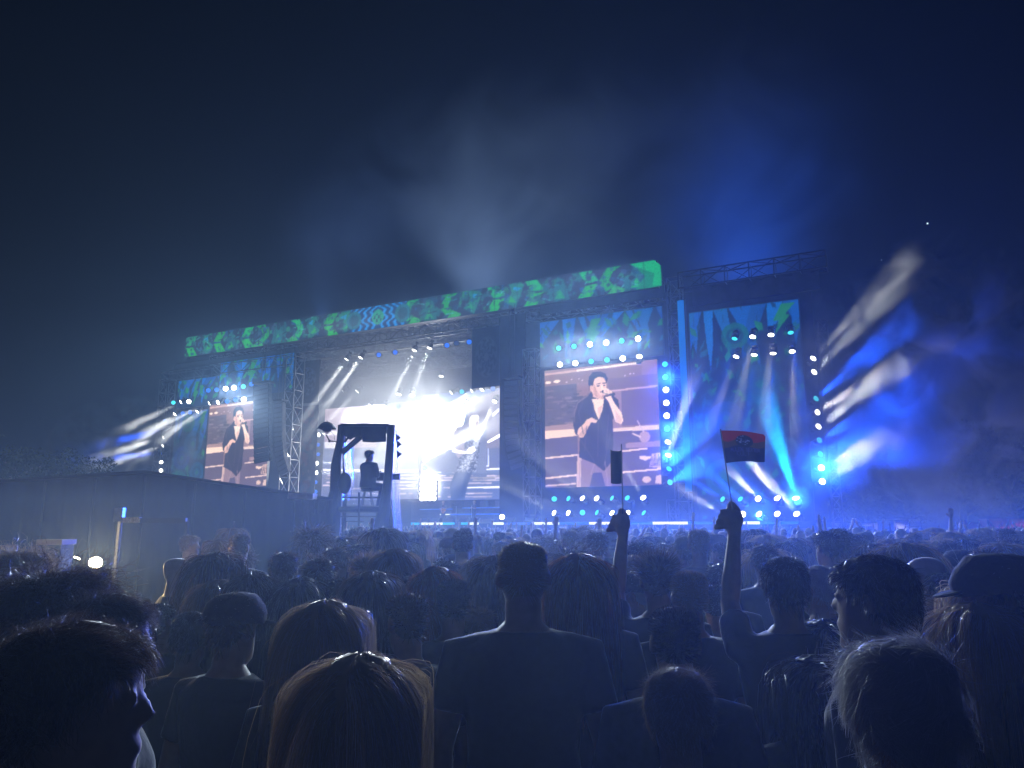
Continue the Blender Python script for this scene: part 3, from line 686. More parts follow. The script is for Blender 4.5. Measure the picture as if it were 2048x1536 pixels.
# right wing
row(Z3, -.5, [(1243, 469, 'c', 1215, 575, -1.2, .25, 'b', 9), (1339, 459, 'w', 1318, 560, -1.2, .15, 'w', 9), (1436, 449, 'w', 1428, 560, -1.2, .15, 'w', 9), (1540, 437, 'c', 1557, 545, -1.2, .25, 'b', 9)], 'left in the upper row on the right wing', 'lights high on the right wing')
row(Z3, -.5, [(1251, 564, 'w', 1200, 700, -1.2, .2, 'w', 8), (1347, 555, 'w', 1327, 740, -1.2, .4, 'b', 8), (1447, 547, 'w', 1437, 760, -1.2, .4, 'b', 8), (1548, 537, 'w', 1551, 640, -1.2, .15, 'w', 8)], 'left in the second row on the right wing', 'lights high on the right wing')
row(Z3, -.6, [(1180, 1320, 'c', 1000, 1210, -3, 1.1, 'b', 9), (1274, 1320, 'c', 1100, 1165, -3, 1.1, 'b', 9), (1368, 1318, 'w', 1270, 1220, -3, .7, 'w', 8), (1469, 1316, 'w', 1340, 1130, -3, .9, 'w', 8), (1568, 1316, 'w', 1470, 1010, -3, 1.5, 'c', 13)], 'left in the upper row at the right wing foot', 'lights at the right wing foot')
row(Z3, -.6, [(1178, 1400, 'w', 1000, 1290, -3, .8, 'w', 9), (1285, 1400, 'w'), (1373, 1400, 'w', 1190, 1260, -3, 1.1, 'b', 9), (1469, 1399, 'w', 1340, 1260, -3, 1.2, 'b', 9), (1572, 1399, 'w', 1450, 1250, -3, .9, 'w', 8)], 'left in the lower row at the right wing foot', 'lights at the right wing foot')
# outer right tower: beams thrown to the right through the smoke
row(Z3, .3, [(1659, 575, 'w', 1920, 300, -3, 0.26, 'w', 11), (1664, 647, 'w', 1900, 410, -3, 0.24, 'w', 10), (1674, 788, 'c', 1950, 560, -3, 0.73, 'b', 15), (1681, 860, 'w', 1960, 690, -3, 0.43, 'w', 11), (1687, 935, 'w', 1930, 760, -3, 0.40, 'w', 11), (1692, 1008, 'c', 1960, 860, -3, 0.73, 'b', 14), (1697, 1081, 'c', 1960, 960, -3, 0.73, 'b', 14), (1702, 1154, 'w', 1860, 1075, -3, 0.26, 'w', 10), (1707, 1227, 'w', 1860, 1130, -3, 0.20, 'w', 10)], 'top in the column on the outer right tower', 'light column on the outer right tower')
# over the stage
row(Z2, 3.0, [(525, 465, 'w', 290, 790, 2, 4.08, 'w', 6), (636, 452, 'w', 450, 720, 2, 3.74, 'w', 6), (778, 432, 'b'), (907, 412, 'b'), (1058, 395, 'w', 890, 760, 2, 2.35, 'w', 6), (1178, 378, 'w', 1040, 740, 2, 2.35, 'w', 6), (1315, 357, 'b'), (1390, 340, 'o'), (1490, 330, 'b')], 'left on the front roof truss', 'lights on the front roof truss', r=.22)
row(Z2, 8.0, [(499, 712, 'w', 215, 915, 7, 3.40, 'w', 6), (609, 718, 'w', 450, 880, 7, 2.72, 'w', 6), (935, 743, 'w', 870, 940, 7, 1.90, 'w', 6), (1040, 750, 'w', 1005, 1000, 7, 2.12, 'w', 6), (1350, 728, 'w', 1170, 870, 7, 2.98, 'w', 6), (1432, 722, 'c'), (1512, 713, 'w', 1310, 870, 7, 3.40, 'w', 6), (1592, 707, 'w', 1470, 870, 7, 3.40, 'w', 6), (1677, 697, 'b')], 'left on the middle roof truss', 'lights on the middle roof truss', r=.22)
row(Z2, 11.0, [(710, 828, 'w', 600, 960, 10, 1.70, 'w', 6), (824, 835, 'w', 750, 980, 10, 2.12, 'w', 6), (932, 838, 'b'), (1270, 600, 'w', 1130, 1250, 9, 4.42, 'w', 6), (1440, 825, 'w', 1300, 960, 10, 2.55, 'w', 8), (1690, 798, 'w', 1590, 1020, 9, 4.67, 'w', 6)], 'left on the rear roof truss', 'lights on the rear roof truss', r=.22)
row(Z2, 6.0, [(305, 1062, 'w', 420, 1050, 6, 1.27, 'w', 8), (300, 1140, 'b'), (300, 1215, 'b'), (290, 1285, 'w', 420, 1280, 6, 1.27, 'w', 8), (287, 1360, 'w', 420, 1360, 6, 1.27, 'w', 8), (280, 1435, 'b'), (280, 1510, 'b')], 'top in the column at the left of the opening', 'light column left of the opening')
row(Z2, 10.0, [(1150, 905, 'w', 1300, 850, 8, 2.55, 'w', 8), (1145, 975, 'w', 1300, 920, 8, 2.55, 'w', 8), (1128, 1185, 'w', 1300, 1130, 8, 2.12, 'w', 8), (1140, 1265, 'w', 1280, 1180, 8, 2.55, 'w', 8), (1138, 1325, 'c')], 'top in the column between the two video walls', 'light column between the video walls')
# left wing
row(Z1, -.5, [(495, 465, 'b'), (580, 458, 'b'), (672, 447, 'w'), (757, 437, 'w'), (853, 425, 'c'), (935, 400, 'b')], 'left in the upper row above the left screen', 'lights above the left screen', r=.22)
row(Z1, -.5, [(507, 595, 'w', 60, 800, -3, 1.6, 'w', 9), (595, 587, 'w', 300, 760, -3, 1.2, 'w', 9), (687, 575, 'b'), (773, 560, 'b'), (858, 557, 'w')], 'left in the row along the left screen top', 'lights above the left screen', r=.22)
row(Z1, -.5, [(137, 590, 'c'), (215, 583, 'w', -150, 760, -3, 0.72, 'w', 10), (295, 580, 'w')], 'left in the upper row on the left wing', 'lights on the left wing', r=.2)
row(Z1, -.5, [(152, 707, 'w', -200, 980, -3, 0.72, 'w', 10), (233, 700, 'b'), (308, 690, 'b'), (383, 680, 'w', 0, 1000, -3, 0.63, 'w', 9)], 'left in the lower row on the left wing', 'lights on the left wing', r=.2)
row(Z1, .3, [(48, 775, 'b'), (43, 860, 'b', -500, 1000, -3, 1.08, 'b', 14), (35, 945, 'w', -400, 1080, -3, 0.68, 'w', 10), (30, 1030, 'w', -400, 1180, -3, 0.68, 'w', 10), (20, 1110, 'b', -500, 1150, -3, 1.08, 'b', 12), (12, 1200, 'w'), (10, 1285, 'w')], 'top in the column on the outer left tower', 'light column on the outer left tower', r=.17)

# the glow of the big screens themselves: one soft light lying on each picture
def screen_light(parent, u, z, wd, ht, col, power):
    ld = bpy.data.lights.new('screen_glow', 'AREA'); ld.shape = 'RECTANGLE'; ld.size = wd; ld.size_y = ht; ld.energy = power; ld.color = col; ld.spread = R(110)
    lo = link('screen_glow', ld, parent); lo.location = (u, -.15, z); lo.rotation_euler = (R(-90), 0, 0)
screen_light(sR[0], (sR[2] - sR[1]) / 2, (sR[4] - sR[3]) / 2, sR[2] - sR[1], sR[4] - sR[3], (1, .88, .86), 350)
screen_light(sL[0], (sL[2] - sL[1]) / 2, (sL[4] - sL[3]) / 2, sL[2] - sL[1], sL[4] - sL[3], (1, .82, .7), 200)
screen_light(wR, 1.6, 7.0, 3.0, 5.5, (1, .98, .95), 1000)
screen_light(wL, 4.5, 4.5, 8, 6, (1, .97, .95), 40)

# wide washes thrown over the audience from lamps already seen head-on
def wash(px, py, w, tx, ty, dist, col, power, ang):
    p = SW(px, py, w); q = at(tx, ty, dist)
    o = min((x for x in COL.objects if x.get('category') == 'stage light'), key=lambda x: (x.location - p).length)
    ld = bpy.data.lights.new('wash', 'SPOT'); ld.energy = power; ld.color = col; ld.spot_size = R(ang); ld.spot_blend = .8; ld.shadow_soft_size = .3
    lo = link('wash', ld, o); lo.rotation_mode = 'QUATERNION'
    d = (q - o.location).normalized(); lo.rotation_quaternion = o.rotation_quaternion.inverted() @ d.to_track_quat('-Z', 'Y')
    lo.location = o.rotation_quaternion.inverted() @ (d * .45)
BW = (.01, .08, 1.0)
for (x, y, w_, tx) in ((1330, 755, -.5, 1300), (1333, 857, -.5, 1600), (1336, 911, -.5, 1500), (1600, 1010, -.6, 1800), (1518, 1029, -.6, 1500), (1640, 935, .3, 1950)):
    wash(x, y, w_, tx, 1400, 6, BW, 23000, 56)
for (x, y, tx, pw) in ((1117, 696, 300, 6500), (1148, 692, 800, 6500), (1180, 689, 1000, 6500), (1213, 685, 600, 6500), (1243, 682, 1200, 6500), (1276, 678, 1400, 6500), (467, 775, 500, 11000), (451, 777, 300, 11000), (488, 799, 800, 11000)):
    wash(x, y, -.5, tx, 1400, 6, (.66, .82, 1.0), pw * 1.45, 48)
for (tx, ty) in ((1900, 720), (1960, 850)): wash(1640, 935, .3, tx, ty, 38, BW, 24000, 34)
# whitish light added along the header strip to rim the crowd
hd_ = next(o for o in COL.objects if o.name.startswith('header_screen'))
ld = bpy.data.lights.new('header_rim_light', 'AREA'); ld.shape = 'RECTANGLE'; ld.size = -uL - 2; ld.size_y = 1.7; ld.energy = 3600; ld.color = (.80, .92, 1.0); ld.spread = R(42)
lo = link('header_rim_light', ld, hd_); lo.location = (uL / 2, -.25, 1.0); lo.rotation_euler = (R(-66), 0, 0)
# a warm key light on the band from the front truss
def key(px, tx, ty, tw, pw):
    p = SW(px, 695, 3.0); o = min((x for x in COL.objects if x.get('category') == 'stage light'), key=lambda x: (x.location - p).length)
    l_ = bpy.data.lights.new('key', 'SPOT'); l_.energy = pw; l_.color = (1, .78, .55); l_.spot_size = R(5); l_.spot_blend = .6; k_ = link('key', l_, o); k_.rotation_mode = 'QUATERNION'
    d = (SW(tx, ty, tw) - o.location).normalized(); k_.rotation_quaternion = o.rotation_quaternion.inverted() @ d.to_track_quat('-Z', 'Y'); k_.location = o.rotation_quaternion.inverted() @ (d * .5)
key(896, 886, 1018, 6.5, 9000); key(896, 947, 1018, 6.5, 8000)

# ------------------------------------------------------------------ people
HEAD = np.array([  # z above the chin, half width, front depth, back depth
    (-.012, .020, .070, .010), (.00, .032, .084, -.004), (.018, .044, .091, -.028), (.045, .054, .090, -.052), (.075, .061, .088, -.075), (.105, .066, .089, -.089), (.135, .070, .088, -.097),
    (.160, .073, .090, -.101), (.185, .0735, .087, -.101), (.205, .069, .075, -.095), (.222, .055, .053, -.077), (.233, .032, .026, -.047), (.237, .004, -.004, -.014)])
CHIN = 1.513
def head_pt(a, z):
    """surface point of the skull at angle a (0 = right ear, 90 = nose) and height z above the chin; arrays welcome"""
    hx = np.interp(z, HEAD[:, 0], HEAD[:, 1]); yf = np.interp(z, HEAD[:, 0], HEAD[:, 2]); yb = np.interp(z, HEAD[:, 0], HEAD[:, 3])
    c, s = np.cos(a), np.sin(a); mid = np.minimum(0.0, (yf + yb) / 2) * 0 + np.clip((yf + yb) / 2, -.02, .03)
    x = hx * c; y = np.where(s > 0, mid + (yf - mid) * s, mid + (mid - yb) * s)
    for sx in (-1, 1): y = y - np.where(s > 0, .012 * np.exp(-((x - sx * .031) / .015) ** 2 - ((z - .140) / .012) ** 2), 0)
    return np.stack([x, y, np.broadcast_to(z, x.shape)], -1)
def head_mb(mb):
    n = 28; zs = np.concatenate([np.linspace(-.012, .20, 22), np.linspace(.208, .237, 7)]); vs = []; fs = []
    for z in zs:
        a = np.arange(n) / n * 2 * np.pi; P = head_pt(a, np.full(n, z)); P[:, 2] += CHIN; vs += [tuple(p) for p in P]
    for j in range(len(zs) - 1):
        for i in range(n): fs.append((j * n + i, j * n + (i + 1) % n, (j + 1) * n + (i + 1) % n, (j + 1) * n + i))
    fs += [tuple(reversed(range(n))), tuple(range((len(zs) - 1) * n, len(zs) * n))]
    mb.add(vs, fs)
    mb.ell((0, .096, CHIN + .108), (.014, .017, .012), 10, 8).poly([(0, .084, CHIN + .145), (0, .098, CHIN + .112)], [.008, .012], 8)
    mb.ell((0, .088, CHIN + .070), (.022, .010, .006), 10, 6).ell((0, .087, CHIN + .060), (.019, .010, .007), 10, 6).ell((0, .082, CHIN + .012), (.02, .014, .014), 10, 6)
    for s in (-1, 1):
        mb.ell((s * .031, .078, CHIN + .139), (.013, .012, .011), 10, 8)
        r = Euler((R(-12), 0, R(s * 22))).to_matrix()
        mb.ell((s * .077, -.012, CHIN + .125), (.008, .021, .033), 12, 10, r); mb.ell((s * .074, -.004, CHIN + .100), (.007, .010, .012), 8, 6)
def loft(mb, rings, n=20):
    """rings: z, half width, front, back, centre x"""
    vs = []; fs = []
    for (z, hx, yf, yb) in rings:
        for i in range(n):
            a = 2 * math.pi * i / n; c, s = math.cos(a), math.sin(a)
            sx = math.copysign(abs(c) ** .82, c); sy = math.copysign(abs(s) ** .82, s)
            m = (yf + yb) / 2; vs.append((hx * sx, m + (yf - yb) / 2 * sy, z))
    k = len(rings)
    for j in range(k - 1):
        for i in range(n): fs.append((j * n + i, j * n + (i + 1) % n, (j + 1) * n + (i + 1) % n, (j + 1) * n + i))
    fs += [tuple(reversed(range(n))), tuple(range((k - 1) * n, k * n))]
    mb.add(vs, fs)
TORSO = [(.88, .165, .105, -.125), (.98, .168, .108, -.125), (1.10, .152, .105, -.105), (1.2, .160, .114, -.108), (1.30, .178, .118, -.118), (1.37, .186, .110, -.122), (1.415, .178, .088, -.115), (1.45, .130, .066, -.098), (1.475, .085, .052, -.088), (1.50, .060, .046, -.078)]
def hand(mb, wr, d, palm_n, mode):
    """wr: wrist, d: direction the hand points, palm_n: where the palm faces; mode: open, relaxed or fist"""
    wr, d, pn = Vector(wr), Vector(d).normalized(), Vector(palm_n).normalized(); sd = d.cross(pn).normalized()
    M = Matrix((sd, d, pn)).transposed()
    mb.poly([wr - d * .01, wr + d * .03, wr + d * .075], [.026, .034, .032], 8); mb.ell(wr + d * .05, (.040, .048, .016), 12, 8, M)
    if mode == 'grip':   # a fist seen from its back, fingers closed round a stick, thumb and forefinger on top
        mb.poly([wr - d * .015, wr + d * .02, wr + d * .055, wr + d * .085], [.027, .034, .040, .030], 10); mb.ell(wr + d * .055 - pn * .004, (.046, .046, .026), 14, 10, M)
        for k in range(4):
            b = wr + d * (.094 - .022 * k) + sd * (.010 + .012 * k); mb.poly([b - pn * .012 - sd * .01, b + sd * .030 - pn * .002, b + sd * .026 + pn * .034, b - sd * .010 + pn * .040, b - sd * .022 + pn * .022], [.0105, .0108, .0100, .0095, .0085], 8)
        mb.poly([wr + d * .06 - sd * .03, wr + d * .095 - sd * .026 + pn * .012, wr + d * .128 - sd * .008 + pn * .020], [.017, .0135, .0105], 8)
        mb.poly([wr + d * .085 + sd * .004, wr + d * .118 + sd * .006 + pn * .008, wr + d * .130 - sd * .004 + pn * .026], [.0145, .012, .010], 8)
        return
    L = [.062, .074, .078, .068]
    for k in range(4):
        b = wr + d * .088 + sd * (.031 - .0205 * k); l = L[3 - k]
        sp = sd * (.010 - .007 * k)
        if mode == 'open': pts = [b - d * .02, b + (d + sp * 4).normalized() * l * .5, b + (d + sp * 4 + pn * .12).normalized() * l]
        elif mode == 'relaxed': pts = [b - d * .02, b + (d + pn * .35).normalized() * l * .45, b + d * l * .62 + pn * l * .5]
        else: pts = [b - d * .02, b + d * .012 + pn * .014, b + d * .004 + pn * .042, b - d * .022 + pn * .044, b - d * .028 + pn * .024]
        mb.poly(pts, [.0105] + [.0098] * (len(pts) - 2) + [.0085], 7)
    tb = wr + d * .022 + sd * .034
    if mode == 'fist': mb.poly([tb - sd * .012, tb + d * .025 + pn * .022, tb + d * .038 + pn * .050 - sd * .022], [.014, .0125, .010], 7)
    else: mb.poly([tb - sd * .012, tb + sd * .022 + d * .03 + pn * .012, tb + sd * .030 + d * .058 + pn * .018], [.014, .012, .009], 7)
ARMS = {  # joints for the right side (x mirrored for the left): shoulder, elbow, wrist, hand direction, palm direction, mode
    'down': [(.188, -.005, 1.405), (.245, -.03, 1.13), (.255, .07, .90), (0, .25, -1), (-1, 0, 0), 'relaxed'],
    'front': [(.188, -.005, 1.405), (.235, .04, 1.14), (.09, .24, 1.22), (-.6, .5, .25), (-.3, -.8, .2), 'relaxed'],
    'up': [(.188, .0, 1.42), (.165, .19, 1.56), (.125, .215, 1.85), (.06, .05, 1), (-.25, 1, 0), 'grip'],
    'wave': [(.185, .0, 1.43), (.25, .10, 1.66), (.27, .13, 1.92), (.1, .05, 1), (-.1, 1, 0), 'open'],
    'clap': [(.185, .0, 1.43), (.26, .14, 1.62), (.07, .20, 1.83), (-.2, .05, 1), (-1, .2, 0), 'open']}
def arm(mb, s, pose, full=True, infl=0.0, upto=1.0):
    sh, el, wr, hd, pn, mode = ARMS[pose]; f = lambda p: Vector((p[0] * s, p[1], p[2])); sh, el, wr, hd, pn = map(f, (sh, el, wr, hd, pn))
    inn = Vector((s * .12, -.01, 1.40))
    if upto < 1.0: mb.poly([inn, sh, sh.lerp(el, .5), sh.lerp(el, upto)], [.07 + infl, .062 + infl, .058 + infl, .060 + infl], 10)
    elif full: mb.poly([inn, sh, sh.lerp(el, .45), el, el.lerp(wr, .3), wr], [.062, .056, .050, .040, .041, .026], 10); hand(mb, wr, hd, pn, mode)
    else: mb.poly([inn, sh, sh.lerp(el, .5), el, el.lerp(wr, .4), wr], [.07 + infl, .062 + infl, .058 + infl, .050 + infl, .050 + infl, .040 + infl], 10)
def remesh(mb, name, voxel, ratio=1.0, smooth=4, mats=()):
    o = mb.build(name, None); fix_normals(o)
    m = o.modifiers.new('r', 'REMESH'); m.mode = 'VOXEL'; m.voxel_size = voxel; m.use_smooth_shade = True
    if smooth: q = o.modifiers.new('s', 'SMOOTH'); q.iterations = smooth; q.factor = .5
    if ratio < 1: d = o.modifiers.new('d', 'DECIMATE'); d.ratio = ratio
    dg = bpy.context.evaluated_depsgraph_get(); me = bpy.data.meshes.new_from_object(o.evaluated_get(dg)); me.name = name
    old = o.data; bpy.data.objects.remove(o); bpy.data.meshes.remove(old)
    me.materials.clear()
    for x in mats: me.materials.append(x)
    me.polygons.foreach_set('use_smooth', [True] * len(me.polygons))
    return me
M_skin = mat('skin', (.42, .26, .19), .5, noise=.12, scale=30)
M_skin2 = mat('skin_dark', (.30, .18, .13), .5, noise=.12, scale=30)
M_shoe = mat('shoe', (.02, .02, .02), .6)
M_shirts = [mat('shirt_%d' % i, c, .85, noise=.25, scale=40, bump=.15) for i, c in enumerate([(.015, .016, .02), (.03, .033, .045), (.05, .05, .055), (.02, .03, .06), (.06, .02, .02), (.45, .43, .42)])]
M_jeans = mat('jeans', (.03, .04, .07), .85, noise=.3, scale=50)
def make_body(name, left, right, voxel, ratio):
    mb = MB(); head_mb(mb); loft(mb, TORSO)
    mb.poly([(0, -.022, 1.44), (0, -.024, 1.50), (0, -.014, CHIN + .05)], [.068, .056, .058], 12)
    arm(mb, -1, left); arm(mb, 1, right)
    for s in (-1, 1):
        mb.poly([(s * .085, -.01, .93), (s * .095, 0, .75), (s * .10, .01, .50), (s * .10, -.015, .32), (s * .10, -.02, .09)], [.088, .082, .058, .056, .038], 10)
        mb.ell((s * .105, .045, .045), (.046, .125, .045), 12, 8)
    me = remesh(mb, name, voxel, ratio, 3, (M_skin, M_shoe))
    z = np.empty(len(me.polygons) * 3); me.polygons.foreach_get('center', z); me.polygons.foreach_set('material_index', (z[2::3] < .085).astype(np.int32))
    return me
def make_shirt(left, right, long_l, long_r, voxel, ratio):
    mb = MB(); loft(mb, [(z, hx + .014, yf + .013, yb - .013) for (z, hx, yf, yb) in TORSO[:8]] + [(1.478, .092, .060, -.098)])
    for s, p, lg in ((-1, left, long_l), (1, right, long_r)): arm(mb, s, p, False, .006, 1.0 if lg else .62)
    o = mb
    return remesh(o, 'shirt', voxel, ratio, 4, (M_shirts[0],))
def make_trousers(voxel, ratio):
    mb = MB(); loft(mb, [(.80, .15, .10, -.12), (.88, .178, .116, -.138), (.97, .176, .116, -.136), (1.0, .172, .112, -.13)])
    for s in (-1, 1): mb.poly([(s * .085, -.01, .93), (s * .095, 0, .75), (s * .10, .01, .50), (s * .10, -.01, .30), (s * .10, -.015, .07)], [.098, .092, .074, .068, .066], 10)
    return remesh(mb, 'trousers', voxel, ratio, 4, (M_jeans,))
POSES = {'stand': ('down', 'down', 0, 0), 'front': ('front', 'front', 0, 0), 'flag': ('up', 'down', 0, 0), 'wave': ('down', 'wave', 0, 0), 'clap': ('clap', 'clap', 0, 0), 'long': ('down', 'front', 1, 1)}
BODY, SHIRT = {}, {}
for k, (l, r, ll, lr) in POSES.items():
    BODY[k] = make_body('body', l, r, .0055 if k == 'flag' else .0085, .28); SHIRT[k] = make_shirt(l, r, ll, lr, .012, .25)
TROUSERS = make_trousers(.016, .3)
for m_ in [M_skin, M_skin2] + M_shirts:      # fine down and fabric fluff that catches light from behind
    b_ = m_.node_tree.nodes['Principled BSDF']; b_.inputs['Sheen Weight'].default_value = .9; b_.inputs['Sheen Roughness'].default_value = .28

# hair ---------------------------------------------------------------
def hair_mat(name, col, trans=.35):
    m = bpy.data.materials.new(name); m.use_nodes = True; nt = m.node_tree; nt.nodes.clear(); N = nt.nodes.new; K = nt.links.new
    o = N('ShaderNodeOutputMaterial'); d = N('ShaderNodeBsdfDiffuse'); t = N('ShaderNodeBsdfTranslucent'); g = N('ShaderNodeBsdfGlossy')
    d.inputs[0].default_value = (*col, 1); t.inputs[0].default_value = (*[min(1, c * 1.6) for c in col], 1); g.inputs[0].default_value = (*[.55 + .45 * c for c in col], 1); g.inputs['Roughness'].default_value = .38; fr = N('ShaderNodeFresnel'); fr.inputs['IOR'].default_value = 1.5; fm = N('ShaderNodeMath'); fm.operation = 'MULTIPLY'; fm.inputs[1].default_value = .65; K(fr.outputs[0], fm.inputs[0])
    a = N('ShaderNodeMixShader'); a.inputs[0].default_value = trans; K(d.outputs[0], a.inputs[1]); K(t.outputs[0], a.inputs[2])
    b = N('ShaderNodeMixShader'); K(fm.outputs[0], b.inputs[0]); K(a.outputs[0], b.inputs[1]); K(g.outputs[0], b.inputs[2]); K(b.outputs[0], o.inputs['Surface'])
    return m
HM = {'dark': hair_mat('hair_dark', (.03, .022, .018)), 'brown': hair_mat('hair_brown', (.10, .06, .035)), 'blonde': hair_mat('hair_blonde', (.42, .30, .17)), 'red': hair_mat('hair_red', (.22, .08, .035)),
      'grey': hair_mat('hair_grey', (.36, .35, .34)), 'fair': hair_mat('hair_fair', (.26, .18, .11))}
STY = {  # length, spread, outward, gravity, curl, strands, segments, width
    'buzz': (.010, .3, .9, .0, .05, 5200, 1, .0022), 'short': (.032, .35, .42, .10, .12, 4200, 3, .0019), 'fuzzy': (.036, .6, .62, .02, .5, 9000, 4, .0010), 'spiky': (.045, .6, .75, .0, .25, 4200, 3, .0017), 'fluffy': (.050, .45, .22, .0, .16, 8000, 5, .0012), 'stubble': (.006, .4, .9, 0, .05, 7000, 1, .0012),
    'curly': (.13, .4, .75, .12, 1.1, 3800, 8, .0022), 'long': (.42, .25, .2, .5, .12, 4200, 12, .0022), 'bob': (.24, .2, .3, .5, .08, 3600, 9, .0023), 'wavy': (.36, .25, .25, .45, .30, 3800, 12, .0022), 'fringe': (.02, .3, .5, .1, .1, 1800, 2, .0018)}
def make_hair(style, m, dens=1.0, wmul=1.0, seed=0):
    Ln, var, out, grav, curl, N, K, wid = STY[style]; N = int(N * dens); g = np.random.default_rng(seed + 100)
    if dens < .5: K = max(1, int(K * .6))
    n2 = N * 3; a = g.uniform(0, 2 * np.pi, n2); z = .05 + .187 * np.sqrt(g.uniform(0, 1, n2)) ; s = np.sin(a)
    zmin = np.where(s > 0, .125 + .068 * s ** .8 if False else .125 + .068 * np.clip(s, 0, 1), .125 - .068 * np.clip(-s, 0, 1) ** .7)
    if style == 'fringe': ok = (z > zmin + .0) & (z < zmin + .045) & (s < .6)
    else: ok = z > zmin
    # thin out towards the crown: rings there are smaller
    rr = np.interp(z, HEAD[:, 0], HEAD[:, 1]) / .074; ok &= g.uniform(0, 1, n2) < np.clip(rr + .12, 0, 1)
    a, z = a[ok][:N], z[ok][:N]; n = len(a)
    e = 1e-3; P = head_pt(a, z); Ta = head_pt(a + e, z) - P; Tz = head_pt(a, np.minimum(z + e, .2368)) - P
    Nn = np.cross(Ta, Tz); Nn /= np.linalg.norm(Nn, axis=1, keepdims=True) + 1e-9
    bad = np.einsum('ij,ij->i', Nn, P - np.array([0, 0, .12])) < 0; Nn[bad] *= -1
    down = -Tz / (np.linalg.norm(Tz, axis=1, keepdims=True) + 1e-9)
    if style == 'fluffy': flow = down * .5 + np.array([-.7, .25, .1]) * (P[:, 2:3] > .15) + .35 * np.sin(P[:, [1, 2, 0]] * 70 + np.array([0, 2, 4])) + g.normal(0, .12, (n, 3))
    elif style in ('short', 'fuzzy', 'fringe'): flow = down * .6 + np.array([0, .35, 0]) * (P[:, 2:3] > .19) + g.normal(0, .25, (n, 3))
    elif style in ('spiky', 'buzz'): flow = np.array([0, 0, .5]) + g.normal(0, .3, (n, 3))
    else:
        part = np.sign(P[:, 0:1] + .012) * np.array([1.0, 0, 0]) * (P[:, 2:3] > .18); flow = down * .9 + part * .7 + np.array([0, -.45, 0]) + g.normal(0, .12, (n, 3))
    # locks: strands share a wave
    lock = (np.floor(a * 7) * 31 + np.floor(z * 60)).astype(int); ph = (lock * 12.9898) % 6.283; ax = np.stack([np.cos(ph), np.sin(ph), np.sin(ph * 1.7)], -1)
    lock += np.floor(P[:, 0] * 45).astype(int) * 7; ph2 = (lock * 78.233) % 6.283; clump = {'buzz': 0, 'stubble': 0}.get(style, .28)
    D = Nn * out * (1 + .5 * clump * np.sin(ph2))[:, None] + flow * (1 - .5 * out) + ax * clump; D /= np.linalg.norm(D, axis=1, keepdims=True)
    L = Ln * (1 + var * g.uniform(-1, 1, n) * .6 + var * .5 * np.sin(ph2 * 3)); st = (L / K)[:, None]
    pts = [P + Nn * .001]; p = pts[0].copy(); d = D.copy(); C = np.array([0, -.006, .118]); E = np.array([.0815, .106, .124])
    hug = np.where(g.uniform(0, 1, (n, 1)) < .06, .1, .8)
    fly = (g.uniform(0, 1, (n, 1)) < .015) * (Ln > .1)
    for k in range(K):
        p = p + d * st
        q = (p - C) / E; r = np.linalg.norm(q, axis=1, keepdims=True); ins = r < 1.03
        p = np.where(ins & (p[:, 2:3] > .02), C + q / np.maximum(r, 1e-6) * 1.03 * E, p)
        if Ln > .2:   # falls over the shoulders and back
            low = p[:, 2] < -.02
            bk = low & (p[:, 1] < .02); lim = np.interp(-p[:, 2], [0, .05, .12, .3], [-.085, -.11, -.137, -.145])
            p[:, 1] = np.where(bk & (np.abs(p[:, 0]) < .19) & (p[:, 1] > lim), lim - .004, p[:, 1])
            p[:, 1] = np.where(low & ~bk & (p[:, 1] < .10) & (p[:, 2] < -.05), .10, p[:, 1]); p[:, 0] = np.clip(p[:, 0], -.15, .15)
        if style not in ('buzz', 'stubble', 'spiky', 'curly'):   # hair lies along the head until it clears it
            q = (p - C) / E; r = np.linalg.norm(q, axis=1, keepdims=True); nr = q / E; nr /= np.linalg.norm(nr, axis=1, keepdims=True) + 1e-9; dn = np.einsum('ij,ij->i', d, nr)[:, None]
            d = d - nr * np.maximum(dn, 0) * hug * ((r < 1.3) & (p[:, 2:3] > .03))
        pts.append(p.copy())
        d = d + np.array([0, 0, -1.0]) * grav * (1 - .5 * fly) + fly * g.normal(0, .16, (n, 3)) + curl * (.6 * ax * np.sin(ph[:, None] + k * 1.6) + g.normal(0, .5, (n, 3)) * .6)
        d /= np.linalg.norm(d, axis=1, keepdims=True)
    Q = np.stack(pts, 1)                                     # n, K+1, 3
    T = np.gradient(Q, axis=1) if K > 1 else np.repeat((Q[:, 1:] - Q[:, :1]), 2, 1)
    sd = np.cross(T, g.normal(0, 1, (n, 1, 3))); sd /= np.linalg.norm(sd, axis=2, keepdims=True) + 1e-9
    wd = (wid * wmul / 2 * np.linspace(1, .35, K + 1))[None, :, None] * g.uniform(.6, 1.4, (n, 1, 1))
    V = np.stack([Q - sd * wd, Q + sd * wd], 2).reshape(-1, 3); V[:, 2] += CHIN
    base = (np.arange(n) * (K + 1) * 2)[:, None, None] + (np.arange(K) * 2)[None, :, None] + np.array([0, 1, 3, 2])[None, None, :]
    F = base.reshape(-1, 4)
    # the mat of hair close to the skull
    cap = []; cf = []
    if style != 'fringe':
        na, nzv = 28, 12; off = .003 if style in ('buzz', 'stubble') else (.010 if Ln < .06 else .016)
        for j in range(nzv + 1):
            for i in range(na):
                aa = 2 * np.pi * i / na; ss = math.sin(aa); zm = .128 + .066 * max(0, ss) if ss > 0 else .128 - .066 * max(0, -ss) ** .7
                zz = zm + (.2365 - zm) * (j / nzv) ** .8; q = head_pt(np.array([aa]), np.array([zz]))[0]; nn = (q - np.array([0, -.005, .12])); nn /= np.linalg.norm(nn)
                o_ = off * min(1, j / 2 + .15) * (1 + .25 * math.sin(aa * 5 + j * 1.3)); cap.append(q + nn * o_ + np.array([0, 0, CHIN]))
